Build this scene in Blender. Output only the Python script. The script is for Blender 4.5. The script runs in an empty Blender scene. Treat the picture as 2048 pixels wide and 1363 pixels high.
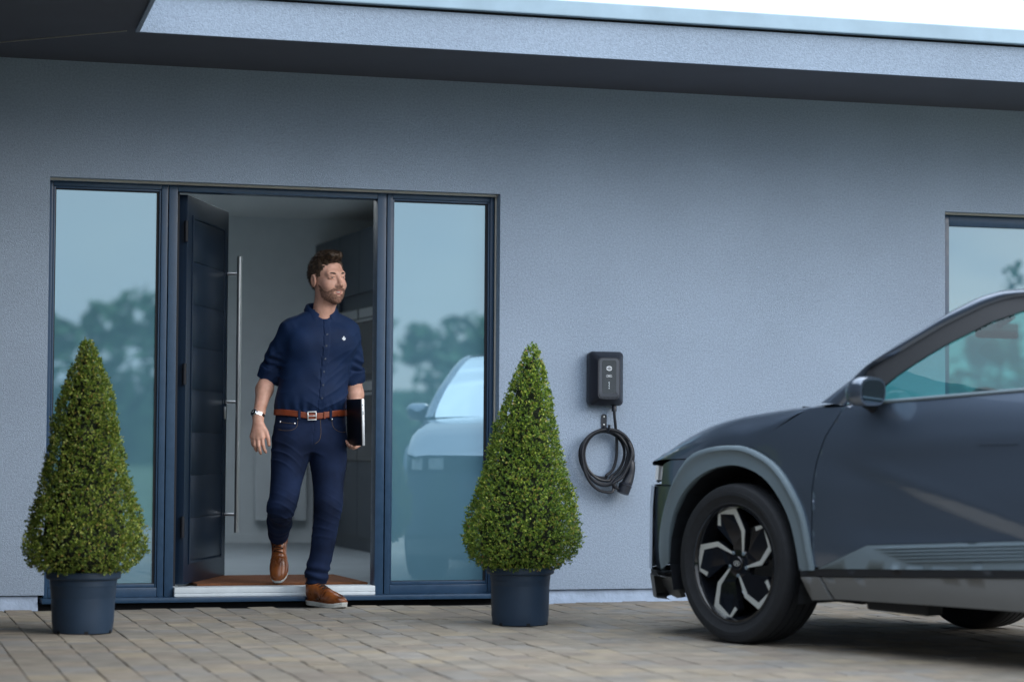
import bpy, bmesh, math, random
import numpy as np
from mathutils import Vector, Matrix
from mathutils.geometry import delaunay_2d_cdt
from mathutils.bvhtree import BVHTree

random.seed(7)
SC = bpy.context.scene
COL = SC.collection
R = math.radians

# ------------------------------------------------------------------ camera
cam_d = bpy.data.cameras.new('camera')
cam = bpy.data.objects.new('camera', cam_d)
COL.objects.link(cam)
_yaw, _pitch, _roll = 0.3001, 0.0436, 0.0068
_fw = Vector((math.sin(_yaw) * math.cos(_pitch), math.cos(_yaw) * math.cos(_pitch), math.sin(_pitch)))
_r = Vector((math.cos(_yaw), -math.sin(_yaw), 0))
_u = _r.cross(_fw)
_r2 = _r * math.cos(_roll) + _u * math.sin(_roll)
_u2 = -_r * math.sin(_roll) + _u * math.cos(_roll)
cam.matrix_world = Matrix(((_r2.x, _u2.x, -_fw.x, -1.3894),
                           (_r2.y, _u2.y, -_fw.y, -12.5056),
                           (_r2.z, _u2.z, -_fw.z, 0.8351),
                           (0, 0, 0, 1)))
cam_d.sensor_width = 36
cam_d.lens = 4846.3 / 2048 * 36
cam_d.clip_start = 0.1
cam_d.clip_end = 3000
cam_d.dof.use_dof = True
cam_d.dof.focus_distance = 12.65
cam_d.dof.aperture_fstop = 1.8
SC.camera = cam

# ------------------------------------------------------------------ sky, sun, exposure
SUN_DIR = Vector((0.62, -0.66, 0.44)).normalized()      # towards the sun: front right of the house
w = bpy.data.worlds.new('World')
SC.world = w
w.use_nodes = True
nt = w.node_tree
nt.nodes.clear()
sky = nt.nodes.new('ShaderNodeTexSky')
sky.sky_type = 'NISHITA'
sky.sun_disc = False
sky.sun_elevation = math.asin(SUN_DIR.z)
sky.sun_rotation = math.atan2(SUN_DIR.x, SUN_DIR.y)
sky.dust_density = 2.0
sky.ozone_density = 1.5
tc = nt.nodes.new('ShaderNodeTexCoord')
mp = nt.nodes.new('ShaderNodeMapping')
mp.inputs['Scale'].default_value = (1.0, 1.0, 2.6)
nt.links.new(tc.outputs['Generated'], mp.inputs['Vector'])
nz = nt.nodes.new('ShaderNodeTexNoise')
nz.inputs['Scale'].default_value = 2.2
nz.inputs['Detail'].default_value = 6
nz.inputs['Roughness'].default_value = 0.55
nt.links.new(mp.outputs['Vector'], nz.inputs['Vector'])
cr = nt.nodes.new('ShaderNodeValToRGB')
cr.color_ramp.elements[0].position = 0.30
cr.color_ramp.elements[0].color = (0.62, 0.62, 0.62, 1)
cr.color_ramp.elements[1].position = 0.62
cr.color_ramp.elements[1].color = (1, 1, 1, 1)
nt.links.new(nz.outputs['Fac'], cr.inputs['Fac'])
mx = nt.nodes.new('ShaderNodeMix')
mx.data_type = 'RGBA'
nt.links.new(cr.outputs['Color'], mx.inputs['Factor'])
nt.links.new(sky.outputs['Color'], mx.inputs['A'])
# overcast cloud layer, brighter overhead than at the horizon
sx_ = nt.nodes.new('ShaderNodeSeparateXYZ'); nt.links.new(tc.outputs['Generated'], sx_.inputs[0])
mr_ = nt.nodes.new('ShaderNodeMapRange'); mr_.inputs['From Min'].default_value = 0.0; mr_.inputs['From Max'].default_value = 1.0
mr_.inputs['To Min'].default_value = 0.58; mr_.inputs['To Max'].default_value = 2.1
nt.links.new(sx_.outputs['Z'], mr_.inputs['Value'])
vm_ = nt.nodes.new('ShaderNodeVectorMath'); vm_.operation = 'SCALE'; vm_.inputs[0].default_value = (7.5, 8.3, 9.3)
nt.links.new(mr_.outputs['Result'], vm_.inputs['Scale']); nt.links.new(vm_.outputs['Vector'], mx.inputs['B'])
bg = nt.nodes.new('ShaderNodeBackground')
bg.inputs['Strength'].default_value = 0.09
nt.links.new(mx.outputs['Result'], bg.inputs['Color'])
wo = nt.nodes.new('ShaderNodeOutputWorld')
nt.links.new(bg.outputs['Background'], wo.inputs['Surface'])

sun_d = bpy.data.lights.new('sun', 'SUN')
sun_d.energy = 0.7
sun_d.angle = R(32)
sun_d.color = (1.0, 0.96, 0.90)
sun = bpy.data.objects.new('sun', sun_d)
COL.objects.link(sun)
sun.rotation_euler = SUN_DIR.to_track_quat('Z', 'Y').to_euler()
sun.location = (8, -9, 12)

SC.view_settings.view_transform = 'Standard'
SC.view_settings.look = 'None'
SC.view_settings.exposure = 1.12
SC.view_settings.gamma = 1.0

# ------------------------------------------------------------------ helpers
WROOT = {}            # empties whose children carry world-space geometry

def tag(o, label=None, cat=None, group=None, kind=None):
    if label: o['label'] = label
    if cat: o['category'] = cat
    if group: o['group'] = group
    if kind: o['kind'] = kind
    return o

def empty(name, loc=(0, 0, 0), label=None, cat=None, group=None, world=True):
    o = bpy.data.objects.new(name, None)
    COL.objects.link(o)
    o.location = loc
    o.empty_display_size = 0.1
    if world:
        WROOT[o.name] = Matrix.Translation(-Vector(loc))
    return tag(o, label, cat, group)

def link(name, me, mat=None, parent=None, kind=None):
    o = bpy.data.objects.new(name, me)
    COL.objects.link(o)
    if mat is not None and not me.materials:
        me.materials.append(mat)
    if parent is not None:
        o.parent = parent
        if parent.name in WROOT:
            o.matrix_parent_inverse = WROOT[parent.name]
    if kind: o['kind'] = kind
    return o

def mesh_obj(name, vs, fs, mat, parent=None, smooth=False, kind=None, angle=None):
    me = bpy.data.meshes.new(name)
    me.from_pydata([tuple(v) for v in vs], [], [tuple(f) for f in fs])
    if smooth:
        me.polygons.foreach_set('use_smooth', [True] * len(me.polygons))
        if angle: me.set_sharp_from_angle(angle=R(angle))
    me.update()
    return link(name, me, mat, parent, kind)

class MB:
    """collects shapes and links them as ONE mesh object"""
    def __init__(s): s.v = []; s.f = []
    def add(s, vs, fs, M=None):
        n = len(s.v)
        if M is not None: vs = [M @ Vector(v) for v in vs]
        s.v += [tuple(v) for v in vs]; s.f += [tuple(i + n for i in f) for f in fs]
        return s
    def box(s, x0, x1, y0, y1, z0, z1, b=0.0, M=None):
        if b <= 0:
            vs = [(x, y, z) for z in (z0, z1) for y in (y0, y1) for x in (x0, x1)]
            fs = [(0, 2, 3, 1), (4, 5, 7, 6), (0, 1, 5, 4), (2, 6, 7, 3), (0, 4, 6, 2), (1, 3, 7, 5)]
            return s.add(vs, fs, M)
        bm = bmesh.new()
        bmesh.ops.create_cube(bm, size=1)
        for v in bm.verts:
            v.co = Vector(((x0 + x1) / 2 + v.co.x * (x1 - x0), (y0 + y1) / 2 + v.co.y * (y1 - y0), (z0 + z1) / 2 + v.co.z * (z1 - z0)))
        bmesh.ops.bevel(bm, geom=bm.edges[:], offset=b, segments=2, profile=0.6, affect='EDGES')
        bm.verts.index_update()
        vs = [v.co.copy() for v in bm.verts]; fs = [[v.index for v in f.verts] for f in bm.faces]
        bm.free()
        return s.add(vs, fs, M)
    def tube(s, path, r, seg=10, caps=True, closed=False, M=None):
        P = [Vector(p) for p in path]
        n = len(P)
        rr = r if isinstance(r, (list, tuple)) else [r] * n
        vs = []; fs = []
        up = None
        for i in range(n):
            a = P[(i - 1) % n] if (closed or i > 0) else P[i]
            b = P[(i + 1) % n] if (closed or i < n - 1) else P[i]
            t = (b - a).normalized()
            if up is None:
                up = Vector((0, 0, 1)) if abs(t.z) < 0.9 else Vector((1, 0, 0))
            x = t.cross(up)
            if x.length < 1e-5: x = t.cross(Vector((0.3, 1, 0.2)))
            x.normalize(); up = x.cross(t).normalized()
            for k in range(seg):
                q = 2 * math.pi * k / seg
                vs.append(P[i] + (x * math.cos(q) + up * math.sin(q)) * rr[i])
        m = n if closed else n - 1
        for i in range(m):
            for k in range(seg):
                a = i * seg + k; b = i * seg + (k + 1) % seg
                j = ((i + 1) % n) * seg
                fs.append((a, b, j + (k + 1) % seg, j + k))
        if caps and not closed:
            fs.append(tuple(range(seg - 1, -1, -1)))
            fs.append(tuple(range((n - 1) * seg, n * seg)))
        return s.add(vs, fs, M)
    def lathe(s, prof, seg=32, M=None, cap0=True, cap1=True):
        """prof: list of (radius, z) revolved round z"""
        vs = []; fs = []
        for (r, z) in prof:
            for k in range(seg):
                q = 2 * math.pi * k / seg
                vs.append((r * math.cos(q), r * math.sin(q), z))
        for i in range(len(prof) - 1):
            for k in range(seg):
                k2 = (k + 1) % seg
                fs.append((i * seg + k, i * seg + k2, (i + 1) * seg + k2, (i + 1) * seg + k))
        if cap0: fs.append(tuple(range(seg - 1, -1, -1)))
        if cap1: fs.append(tuple(range((len(prof) - 1) * seg, len(prof) * seg)))
        return s.add(vs, fs, M)
    def prism(s, pts, d0, d1, M=None):
        """2-D polygon (x,y) extruded from z=d0 to z=d1"""
        n = len(pts)
        vs = [(x, y, d0) for x, y in pts] + [(x, y, d1) for x, y in pts]
        fs = [tuple(range(n - 1, -1, -1)), tuple(range(n, 2 * n))]
        for i in range(n):
            j = (i + 1) % n
            fs.append((i, j, n + j, n + i))
        return s.add(vs, fs, M)
    def build(s, name, mat, parent=None, smooth=False, angle=35, kind=None):
        return mesh_obj(name, s.v, s.f, mat, parent, smooth, kind, angle if smooth else None)

def roundrect(w, h, r, n=5, cx=0, cy=0):
    out = []
    for (sx, sy, a0) in ((1, 1, 0), (-1, 1, 90), (-1, -1, 180), (1, -1, 270)):
        for k in range(n + 1):
            a = R(a0 + 90 * k / n)
            out.append((cx + sx * (w / 2 - r) + r * math.cos(a), cy + sy * (h / 2 - r) + r * math.sin(a)))
    return out

def copy_tree(o, parent=None):
    c = o.copy()
    COL.objects.link(c)
    c.parent = parent
    for ch in o.children: copy_tree(ch, c)
    return c

# ------------------------------------------------------------------ materials
MATS = {}
def mat(name, col, rough=0.6, metal=0.0, var=0.0, vscale=8.0, bump=0.0, bscale=60.0, bdist=0.004, coat=0.0, coat_r=0.03,
        spec=0.5, stint=None, ior=1.45, trans=0.0, sheen=0.0, emit=None, emit_s=0.0, sss=0.0, rvar=0.0, hue=None, detail=6):
    m = bpy.data.materials.new(name)
    m.use_nodes = True
    n = m.node_tree; b = n.nodes['Principled BSDF']
    b.inputs['Base Color'].default_value = (*col, 1)
    b.inputs['Roughness'].default_value = rough
    b.inputs['Metallic'].default_value = metal
    b.inputs['Specular IOR Level'].default_value = spec
    b.inputs['IOR'].default_value = ior
    if stint: b.inputs['Specular Tint'].default_value = (*stint, 1)
    b.inputs['Coat Weight'].default_value = coat
    b.inputs['Coat Roughness'].default_value = coat_r
    b.inputs['Transmission Weight'].default_value = trans
    b.inputs['Sheen Weight'].default_value = sheen
    if sss:
        b.inputs['Subsurface Weight'].default_value = sss
        b.inputs['Subsurface Radius'].default_value = (0.012, 0.005, 0.003)
        b.inputs['Subsurface Scale'].default_value = 0.6
    if emit:
        b.inputs['Emission Color'].default_value = (*emit, 1)
        b.inputs['Emission Strength'].default_value = emit_s
    g = n.nodes.new('ShaderNodeNewGeometry')
    if var or rvar:
        t = n.nodes.new('ShaderNodeTexNoise')
        t.inputs['Scale'].default_value = vscale
        t.inputs['Detail'].default_value = detail
        n.links.new(g.outputs['Position'], t.inputs['Vector'])
        if var:
            r = n.nodes.new('ShaderNodeValToRGB')
            c2 = hue if hue else col
            r.color_ramp.elements[0].position = 0.3
            r.color_ramp.elements[1].position = 0.7
            r.color_ramp.elements[0].color = tuple(max(0, c * (1 - var)) for c in col) + (1,)
            r.color_ramp.elements[1].color = tuple(min(1, c * (1 + var)) for c in c2) + (1,)
            n.links.new(t.outputs['Fac'], r.inputs['Fac'])
            n.links.new(r.outputs['Color'], b.inputs['Base Color'])
        if rvar:
            mr = n.nodes.new('ShaderNodeMapRange')
            mr.inputs['From Min'].default_value = 0.3; mr.inputs['From Max'].default_value = 0.7
            mr.inputs['To Min'].default_value = max(0, rough - rvar); mr.inputs['To Max'].default_value = min(1, rough + rvar)
            n.links.new(t.outputs['Fac'], mr.inputs['Value'])
            n.links.new(mr.outputs['Result'], b.inputs['Roughness'])
    if bump:
        t2 = n.nodes.new('ShaderNodeTexNoise')
        t2.inputs['Scale'].default_value = bscale
        t2.inputs['Detail'].default_value = 3
        n.links.new(g.outputs['Position'], t2.inputs['Vector'])
        bp = n.nodes.new('ShaderNodeBump')
        bp.inputs['Strength'].default_value = bump
        bp.inputs['Distance'].default_value = bdist
        n.links.new(t2.outputs['Fac'], bp.inputs['Height'])
        n.links.new(bp.outputs['Normal'], b.inputs['Normal'])
    MATS[name] = m
    return m

def island_mat(name, stops, rough=0.7, bump=0.0, bscale=60, bdist=0.003, noise=0.0, nscale=20, spec=0.4, trans=0.0):
    """colour picked per piece (object random + island random)"""
    m = bpy.data.materials.new(name); m.use_nodes = True
    n = m.node_tree; b = n.nodes['Principled BSDF']
    b.inputs['Roughness'].default_value = rough
    b.inputs['Specular IOR Level'].default_value = spec
    g = n.nodes.new('ShaderNodeNewGeometry'); oi = n.nodes.new('ShaderNodeObjectInfo')
    ad = n.nodes.new('ShaderNodeMath'); ad.operation = 'ADD'
    n.links.new(g.outputs['Random Per Island'], ad.inputs[0]); n.links.new(oi.outputs['Random'], ad.inputs[1])
    fr = n.nodes.new('ShaderNodeMath'); fr.operation = 'FRACT'
    n.links.new(ad.outputs[0], fr.inputs[0])
    src = fr.outputs[0]
    r = n.nodes.new('ShaderNodeValToRGB')
    els = r.color_ramp.elements
    while len(els) < len(stops): els.new(0.5)
    for e, (p, c) in zip(els, stops): e.position = p; e.color = (*c, 1)
    n.links.new(src, r.inputs['Fac'])
    out = r.outputs['Color']
    if noise:
        t = n.nodes.new('ShaderNodeTexNoise'); t.inputs['Scale'].default_value = nscale; t.inputs['Detail'].default_value = 5
        n.links.new(g.outputs['Position'], t.inputs['Vector'])
        mr = n.nodes.new('ShaderNodeMapRange')
        mr.inputs['From Min'].default_value = 0.25; mr.inputs['From Max'].default_value = 0.75
        mr.inputs['To Min'].default_value = 1 - noise; mr.inputs['To Max'].default_value = 1 + noise
        n.links.new(t.outputs['Fac'], mr.inputs['Value'])
        mm = n.nodes.new('ShaderNodeVectorMath'); mm.operation = 'SCALE'
        n.links.new(out, mm.inputs[0]); n.links.new(mr.outputs['Result'], mm.inputs['Scale'])
        out = mm.outputs['Vector']
    n.links.new(out, b.inputs['Base Color'])
    if bump:
        t2 = n.nodes.new('ShaderNodeTexNoise'); t2.inputs['Scale'].default_value = bscale; t2.inputs['Detail'].default_value = 4
        n.links.new(g.outputs['Position'], t2.inputs['Vector'])
        bp = n.nodes.new('ShaderNodeBump'); bp.inputs['Strength'].default_value = bump; bp.inputs['Distance'].default_value = bdist
        n.links.new(t2.outputs['Fac'], bp.inputs['Height']); n.links.new(bp.outputs['Normal'], b.inputs['Normal'])
    if trans:
        tr = n.nodes.new('ShaderNodeBsdfTranslucent'); n.links.new(out, tr.inputs['Color'])
        ms = n.nodes.new('ShaderNodeMixShader'); ms.inputs['Fac'].default_value = trans
        n.links.new(b.outputs['BSDF'], ms.inputs[1]); n.links.new(tr.outputs['BSDF'], ms.inputs[2])
        n.links.new(ms.outputs['Shader'], n.nodes['Material Output'].inputs['Surface'])
    MATS[name] = m
    return m
# ================================================================== MATERIALS OF THE SETTING
RENDER = mat('wall_render', (0.300, 0.372, 0.476), rough=0.92, var=0.11, vscale=95, detail=2, bump=0.65, bscale=165, bdist=0.007, spec=0.2)
def mottling(m, scale, amt):
    # broad uneven tone of hand-floated render on top of the grain
    n = m.node_tree; b = n.nodes['Principled BSDF']; src = b.inputs['Base Color'].links[0].from_socket
    g = n.nodes.new('ShaderNodeNewGeometry'); t = n.nodes.new('ShaderNodeTexNoise'); t.inputs['Scale'].default_value = scale; t.inputs['Detail'].default_value = 5
    n.links.new(g.outputs['Position'], t.inputs['Vector'])
    r = n.nodes.new('ShaderNodeMapRange'); r.inputs['From Min'].default_value = .3; r.inputs['From Max'].default_value = .7; r.inputs['To Min'].default_value = 1 - amt; r.inputs['To Max'].default_value = 1 + amt
    n.links.new(t.outputs['Fac'], r.inputs['Value'])
    v = n.nodes.new('ShaderNodeVectorMath'); v.operation = 'SCALE'; n.links.new(src, v.inputs[0]); n.links.new(r.outputs['Result'], v.inputs['Scale']); n.links.new(v.outputs['Vector'], b.inputs['Base Color'])
mottling(RENDER, 1.3, 0.06)
PLINTH = mat('plinth_render', (0.34, 0.42, 0.55), rough=0.9, var=0.12, vscale=14, bump=0.6, bscale=45, bdist=0.008, spec=0.2)
SOFFIT = mat('soffit_board', (0.085, 0.092, 0.115), rough=0.8, var=0.05, vscale=3)  # pale board coloured dark to carry the shade under the eaves
BEAD = mat('pale_bead', (0.52, 0.50, 0.45), rough=0.6)
CAPPING = mat('roof_capping', (0.30, 0.42, 0.52), rough=0.45, var=0.12, vscale=4, bump=0.1, bscale=20)
DARKGAP = mat('dark_gap', (0.008, 0.009, 0.012), rough=0.9)
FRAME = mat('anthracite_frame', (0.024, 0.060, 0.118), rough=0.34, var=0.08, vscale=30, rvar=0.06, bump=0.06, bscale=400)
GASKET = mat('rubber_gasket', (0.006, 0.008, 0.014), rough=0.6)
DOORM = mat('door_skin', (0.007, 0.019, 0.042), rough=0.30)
WINGM = mat('shade_wing_dark', (0.035, 0.04, 0.05), rough=0.6, var=0.1, vscale=3)  # dark tone for the unseen wing, set to cut bounced light
STEEL = mat('brushed_steel', (0.66, 0.67, 0.68), rough=0.30, metal=1.0)
SILLW = mat('aluminium_threshold', (0.68, 0.74, 0.78), rough=0.4, var=0.05, vscale=25)
PLASTER = mat('interior_plaster', (0.66, 0.70, 0.71), rough=0.85, var=0.03)
CEILM = mat('interior_ceiling', (0.78, 0.80, 0.78), rough=0.85)
FLOORM = mat('interior_floor', (0.30, 0.34, 0.36), rough=0.32, var=0.08, vscale=5)
CABM = mat('cabinet_door', (0.020, 0.030, 0.045), rough=0.35, var=0.06, vscale=6)
BLACKG = mat('black_glass', (0.006, 0.007, 0.009), rough=0.08)
MATM = mat('coir_mat', (0.20, 0.075, 0.03), rough=0.95, var=0.35, vscale=160, bump=0.8, bscale=300, bdist=0.006)
WHITEP = mat('white_enamel', (0.68, 0.70, 0.70), rough=0.35)
PANE = mat('frosted_reflective_pane', (0.10, 0.22, 0.30), rough=0.012, ior=3.6, stint=(0.66, 0.88, 1.0), var=0.06, vscale=0.9)

# ================================================================== GROUND
SL = 0.006                      # the drive falls slightly away from the house
def gz(y): return SL * max(min(y, 0.0), -14.0)
LAWN = mat('lawn', (0.045, 0.085, 0.025), rough=0.95, var=0.4, vscale=0.4, bump=0.6, bscale=25, bdist=0.03)
JOINT = mat('joint_sand', (0.11, 0.105, 0.095), rough=0.98, var=0.3, vscale=60, bump=0.6, bscale=200, bdist=0.004)
xs = [-700, -60, -9, 0, 12, 60, 700]; ys = [-700, -200, -60, -14, 0.0, 12, 60, 700]
vs = [(x, y, gz(y) - 0.06) for y in ys for x in xs]
fs = [(j * len(xs) + i, j * len(xs) + i + 1, (j + 1) * len(xs) + i + 1, (j + 1) * len(xs) + i) for j in range(len(ys) - 1) for i in range(len(xs) - 1)]
tag(mesh_obj('ground', vs, fs, LAWN), kind='structure')
DX0, DX1, DY0, DY1 = -6.0, 11.0, -15.0, -0.005
drive = mesh_obj('driveway', [(DX0, DY0, gz(DY0) - 0.012), (DX1, DY0, gz(DY0) - 0.012), (DX1, -14, gz(-14) - 0.012), (DX0, -14, gz(-14) - 0.012), (DX1, DY1, gz(DY1) - 0.012), (DX0, DY1, gz(DY1) - 0.012)],
                 [(0, 1, 2, 3), (3, 2, 4, 5)], JOINT)
tag(drive, kind='structure')
PAVER = island_mat('concrete_paver', [(0.0, (0.203, 0.183, 0.155)), (0.22, (0.239, 0.209, 0.168)), (0.40, (0.211, 0.198, 0.181)), (0.58, (0.257, 0.217, 0.168)),
                                      (0.72, (0.211, 0.181, 0.151)), (0.86, (0.279, 0.235, 0.172)), (1.0, (0.230, 0.211, 0.186))],
                   rough=0.88, bump=0.35, bscale=120, bdist=0.004, noise=0.20, nscale=9, spec=0.3)
mottling(PAVER, 0.9, 0.16)
def paver_geo(w, l, t=0.05, c=0.003, g=0.0011):
    a, b = w / 2 - g, l / 2 - g
    vs = [(x, y, -t) for x, y in ((-a, -b), (a, -b), (a, b), (-a, b))]
    vs += [(x, y, -c) for x, y in ((-a, -b), (a, -b), (a, b), (-a, b))]
    a -= c; b -= c
    vs += [(x, y, 0) for x, y in ((-a, -b), (a, -b), (a, b), (-a, b))]
    fs = [(8, 9, 10, 11)]
    for k in (0, 4):
        for i in range(4):
            j = (i + 1) % 4
            fs.append((k + i, k + j, k + 4 + j, k + 4 + i))
    return vs, fs
PW = 0.138
LENS = (0.104, 0.138, 0.172, 0.207)
pmesh = {}
for l in LENS:
    v_, f_ = paver_geo(PW, l)
    me = bpy.data.meshes.new('paver'); me.from_pydata(v_, [], f_); me.materials.append(PAVER); pmesh[l] = me
rp = random.Random(11)
near = []; rest = MB()
PA = R(1.6)                       # the courses run almost square to the house
camp = cam.matrix_world.translation
Mi = cam.matrix_world.inverted()
ca, sa = math.cos(PA), math.sin(PA)
for k in range(-46, 82):
    yy = -0.03 - rp.random() * 0.2
    while yy > -14.2:
        l = rp.choices(LENS, (1, 3, 4, 2))[0]
        lx, ly = k * PW, yy - l / 2
        X = lx * ca + ly * sa; Y = ly * ca - lx * sa * 0.0
        yy -= l
        if not (DX0 < X < DX1 and Y - l / 2 > -13.9): continue
        if Y + l / 2 > -0.02: continue
        z = gz(Y) + rp.uniform(-0.0022, 0.0022)
        rot = PA * -1 + rp.uniform(-0.006, 0.006)
        tx, ty = rp.uniform(-0.009, 0.009) + SL, rp.uniform(-0.009, 0.009)
        M = Matrix.Translation((X, Y, z)) @ Matrix.Rotation(rot, 4, 'Z') @ Matrix.Rotation(tx, 4, 'X') @ Matrix.Rotation(ty, 4, 'Y')
        p = Mi @ Vector((X, Y, z)); d = -p.z
        px = 512 + p.x / d * 2423; py = 340 - p.y / d * 2423
        vis = -10 < px < 1034 and 0 < py < 690
        hid = (py < 641 and px > 660 and Y > -2.0 and px > 700)
        near.append((0 if vis else 1, d, l, M))
near.sort(key=lambda q: (q[0], q[1]))
for i, (nv, d, l, M) in enumerate(near):
    if i < 300:
        o = bpy.data.objects.new('paver', pmesh[l]); COL.objects.link(o); o.parent = drive; o.matrix_local = M
    else:
        if M.translation.y < -9.0 and (M.translation.x < -4 or M.translation.x > 8): continue
        rest.add(*paver_geo(PW, l), M=M)
rest.build('paver_field', PAVER, drive, kind='stuff')

# ================================================================== HOUSE
house = empty('house', (0, 0, 0), 'single-storey rendered house with flat overhanging roof, blue-grey wall and open front door', 'house')
HT, ZB = 2.20, 0.066
OW = 2.4095; WX0, WX1 = 5.076, 7.40
# wall skin with the two openings, reveals included
def wall_skin():
    xs = [-4.2, 0.0, OW, WX0, WX1, 10.5]
    zs = [ZB, HT, 2.86]
    mb = MB()
    for i in range(5):
        for j in range(2):
            if j == 0 and i in (1, 3): continue
            x0, x1, z0, z1 = xs[i], xs[i + 1], zs[j], zs[j + 1]
            mb.add([(x0, 0, z0), (x1, 0, z0), (x1, 0, z1), (x0, 0, z1)], [(0, 1, 2, 3)])
    D = 0.24
    for (x0, x1) in ((0.0, OW), (WX0, WX1)):
        mb.add([(x0, 0, ZB), (x0, D, ZB), (x0, D, HT), (x0, 0, HT)], [(0, 3, 2, 1)])
        mb.add([(x1, 0, ZB), (x1, D, ZB), (x1, D, HT), (x1, 0, HT)], [(0, 1, 2, 3)])
        mb.add([(x0, 0, HT), (x1, 0, HT), (x1, D, HT), (x0, D, HT)], [(0, 3, 2, 1)])
    for (x0, x1) in ((-4.2, 0.0), (OW, WX0), (WX1, 10.5)):
        mb.add([(x0, 0, ZB), (x1, 0, ZB), (x1, D, ZB), (x0, D, ZB)], [(0, 3, 2, 1)])
    return mb
wall_skin().build('wall', RENDER, house)
# unseen wing wall on the left, added and lengthened to block light there
MB().add([(-0.80, -0.002, -0.2), (-1.205, -9.0, -0.2), (-1.6, -9.0, -0.2), (-1.6, -0.002, -0.2), (-0.80, -0.002, 2.79), (-1.205, -9.0, 2.79), (-1.6, -9.0, 2.79), (-1.6, -0.002, 2.79)], [(0, 4, 5, 1), (1, 5, 6, 2), (2, 6, 7, 3), (3, 7, 4, 0)]).build('shade_wing_wall', WINGM, house)
# plinth, set back under the render, with an uneven foot
def plinth(x0, x1):
    n = max(2, int((x1 - x0) / 0.05)); rr = random.Random(int(x1 * 10)); mb = MB(); vs = []; fs = []
    for i in range(n + 1):
        x = x0 + (x1 - x0) * i / n
        vs += [(x, 0.016, ZB - 0.004), (x, 0.013 + rr.uniform(-.002, .003), 0.03), (x, -0.006 + rr.uniform(-0.006, 0.006), -0.004), (x, -0.012, -0.06)]
    for i in range(n):
        for k in range(3):
            a = i * 4 + k; fs.append((a + 1, a + 5, a + 4, a))
    vs += [(x0, 0.24, ZB - 0.004), (x0, 0.24, -0.06), (x1, 0.24, ZB - 0.004), (x1, 0.24, -0.06)]
    b = len(vs) - 4; fs.append((0, 1, 2, 3, b + 1, b)); e = n * 4; fs.append((e + 3, e + 2, e + 1, e, b + 2, b + 3))
    mb.add(vs, fs)
    return mb
for a_, b_ in ((-4.2, -0.03), (OW + 0.012, 10.5)): plinth(a_, b_).build('plinth', PLINTH, house, smooth=True, angle=60)
MB().box(-0.029, OW + 0.010, 0.035, 0.2, -0.06, 0.021).build('threshold_void', DARKGAP, house)
# render stop beads round the door opening and the window
def beads(x0, x1):
    mb = MB()
    mb.box(x0 + 0.004, x1 - 0.004, 0.040, 0.070, HT - 0.011, HT - 0.0005)
    mb.box(x1 - 0.0085, x1 - 0.0005, 0.068, 0.076, ZB, HT - 0.012)
    return mb
beads(0, OW).build('render_bead', BEAD, house)
beads(WX0, WX1).build('render_bead', BEAD, house)
# roof: soffit, fascia, capping, deck
ZS = 2.80; EY = -1.05; EX = 0.272
tn = math.tan(R(3.85))
def soffit(x0, x1, y0, y1): pass
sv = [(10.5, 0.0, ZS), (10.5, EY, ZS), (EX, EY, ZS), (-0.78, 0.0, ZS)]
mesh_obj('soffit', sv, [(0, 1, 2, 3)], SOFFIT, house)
yf = -9.5  # canopy carried far out of view to shade the left side
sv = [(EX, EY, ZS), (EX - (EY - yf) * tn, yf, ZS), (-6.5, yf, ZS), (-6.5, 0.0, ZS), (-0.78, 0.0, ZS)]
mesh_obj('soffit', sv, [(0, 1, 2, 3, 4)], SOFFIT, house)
d = Vector((-0.78 - EX, 0 - EY, 0)).normalized(); nrm = Vector((-d.y, d.x, 0)) * 0.0022
a = Vector((EX, EY, ZS)) + d * 0.05; b = Vector((-0.78, 0, ZS))
mesh_obj('mitre_strip', [a + nrm + Vector((0, 0, -.004)), a - nrm + Vector((0, 0, -.004)), b - nrm + Vector((0, 0, -.004)), b + nrm + Vector((0, 0, -.004)), a + nrm, a - nrm, b - nrm, b + nrm],
         [(0, 3, 2, 1), (0, 1, 5, 4), (1, 2, 6, 5), (2, 3, 7, 6), (3, 0, 4, 7)], BEAD, house)
MB().box(EX + 0.0005, 10.5, EY - 0.02, EY - 0.0005, ZS - 0.012, 2.972).build('fascia', RENDER, house)
Mw = Matrix.Translation((EX, EY, 0)) @ Matrix.Rotation(-R(3.85), 4, 'Z')
MB().box(-0.0, 0.02, yf - EY, -0.024, ZS - 0.012, 2.972, M=Mw).build('fascia', RENDER, house)
cap = MB().box(EX - 0.01, 10.5, EY - 0.055, EY + 0.12, 2.985, 3.062, b=0.006)
cap.build('roof_capping', CAPPING, house)
MB().box(EX - 0.0, 10.5, EY - 0.012, EY + 0.10, 2.973, 2.9845).build('drip_shadow', DARKGAP, house)  # near-black strip painted as the shadow line under the capping
dk = MB(); dk.box(EX - 6.0, 10.5, EY + 0.13, 1.4, 2.985, 3.035); dk.box(EX - 6.0, 10.5, 3.9, 7.0, 2.985, 3.035); dk.box(EX - 6.0, -0.4, 1.4005, 3.8995, 2.985, 3.035); dk.box(2.4, 10.5, 1.4005, 3.8995, 2.985, 3.035)
dk.build('roof_deck', CAPPING, house)
MB().box(-6.5, EX - 0.35, yf, EY + 0.125, 2.985, 3.06).build('wing_roof', CAPPING, house)  # roof over the canopy's unseen, light-blocking length

# ---- door set: frame (fixed lights and jambs), door leaf, sills
YF = 0.08
ZF0, ZF1 = 0.047, HT - 0.0118
fr = MB()
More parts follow.
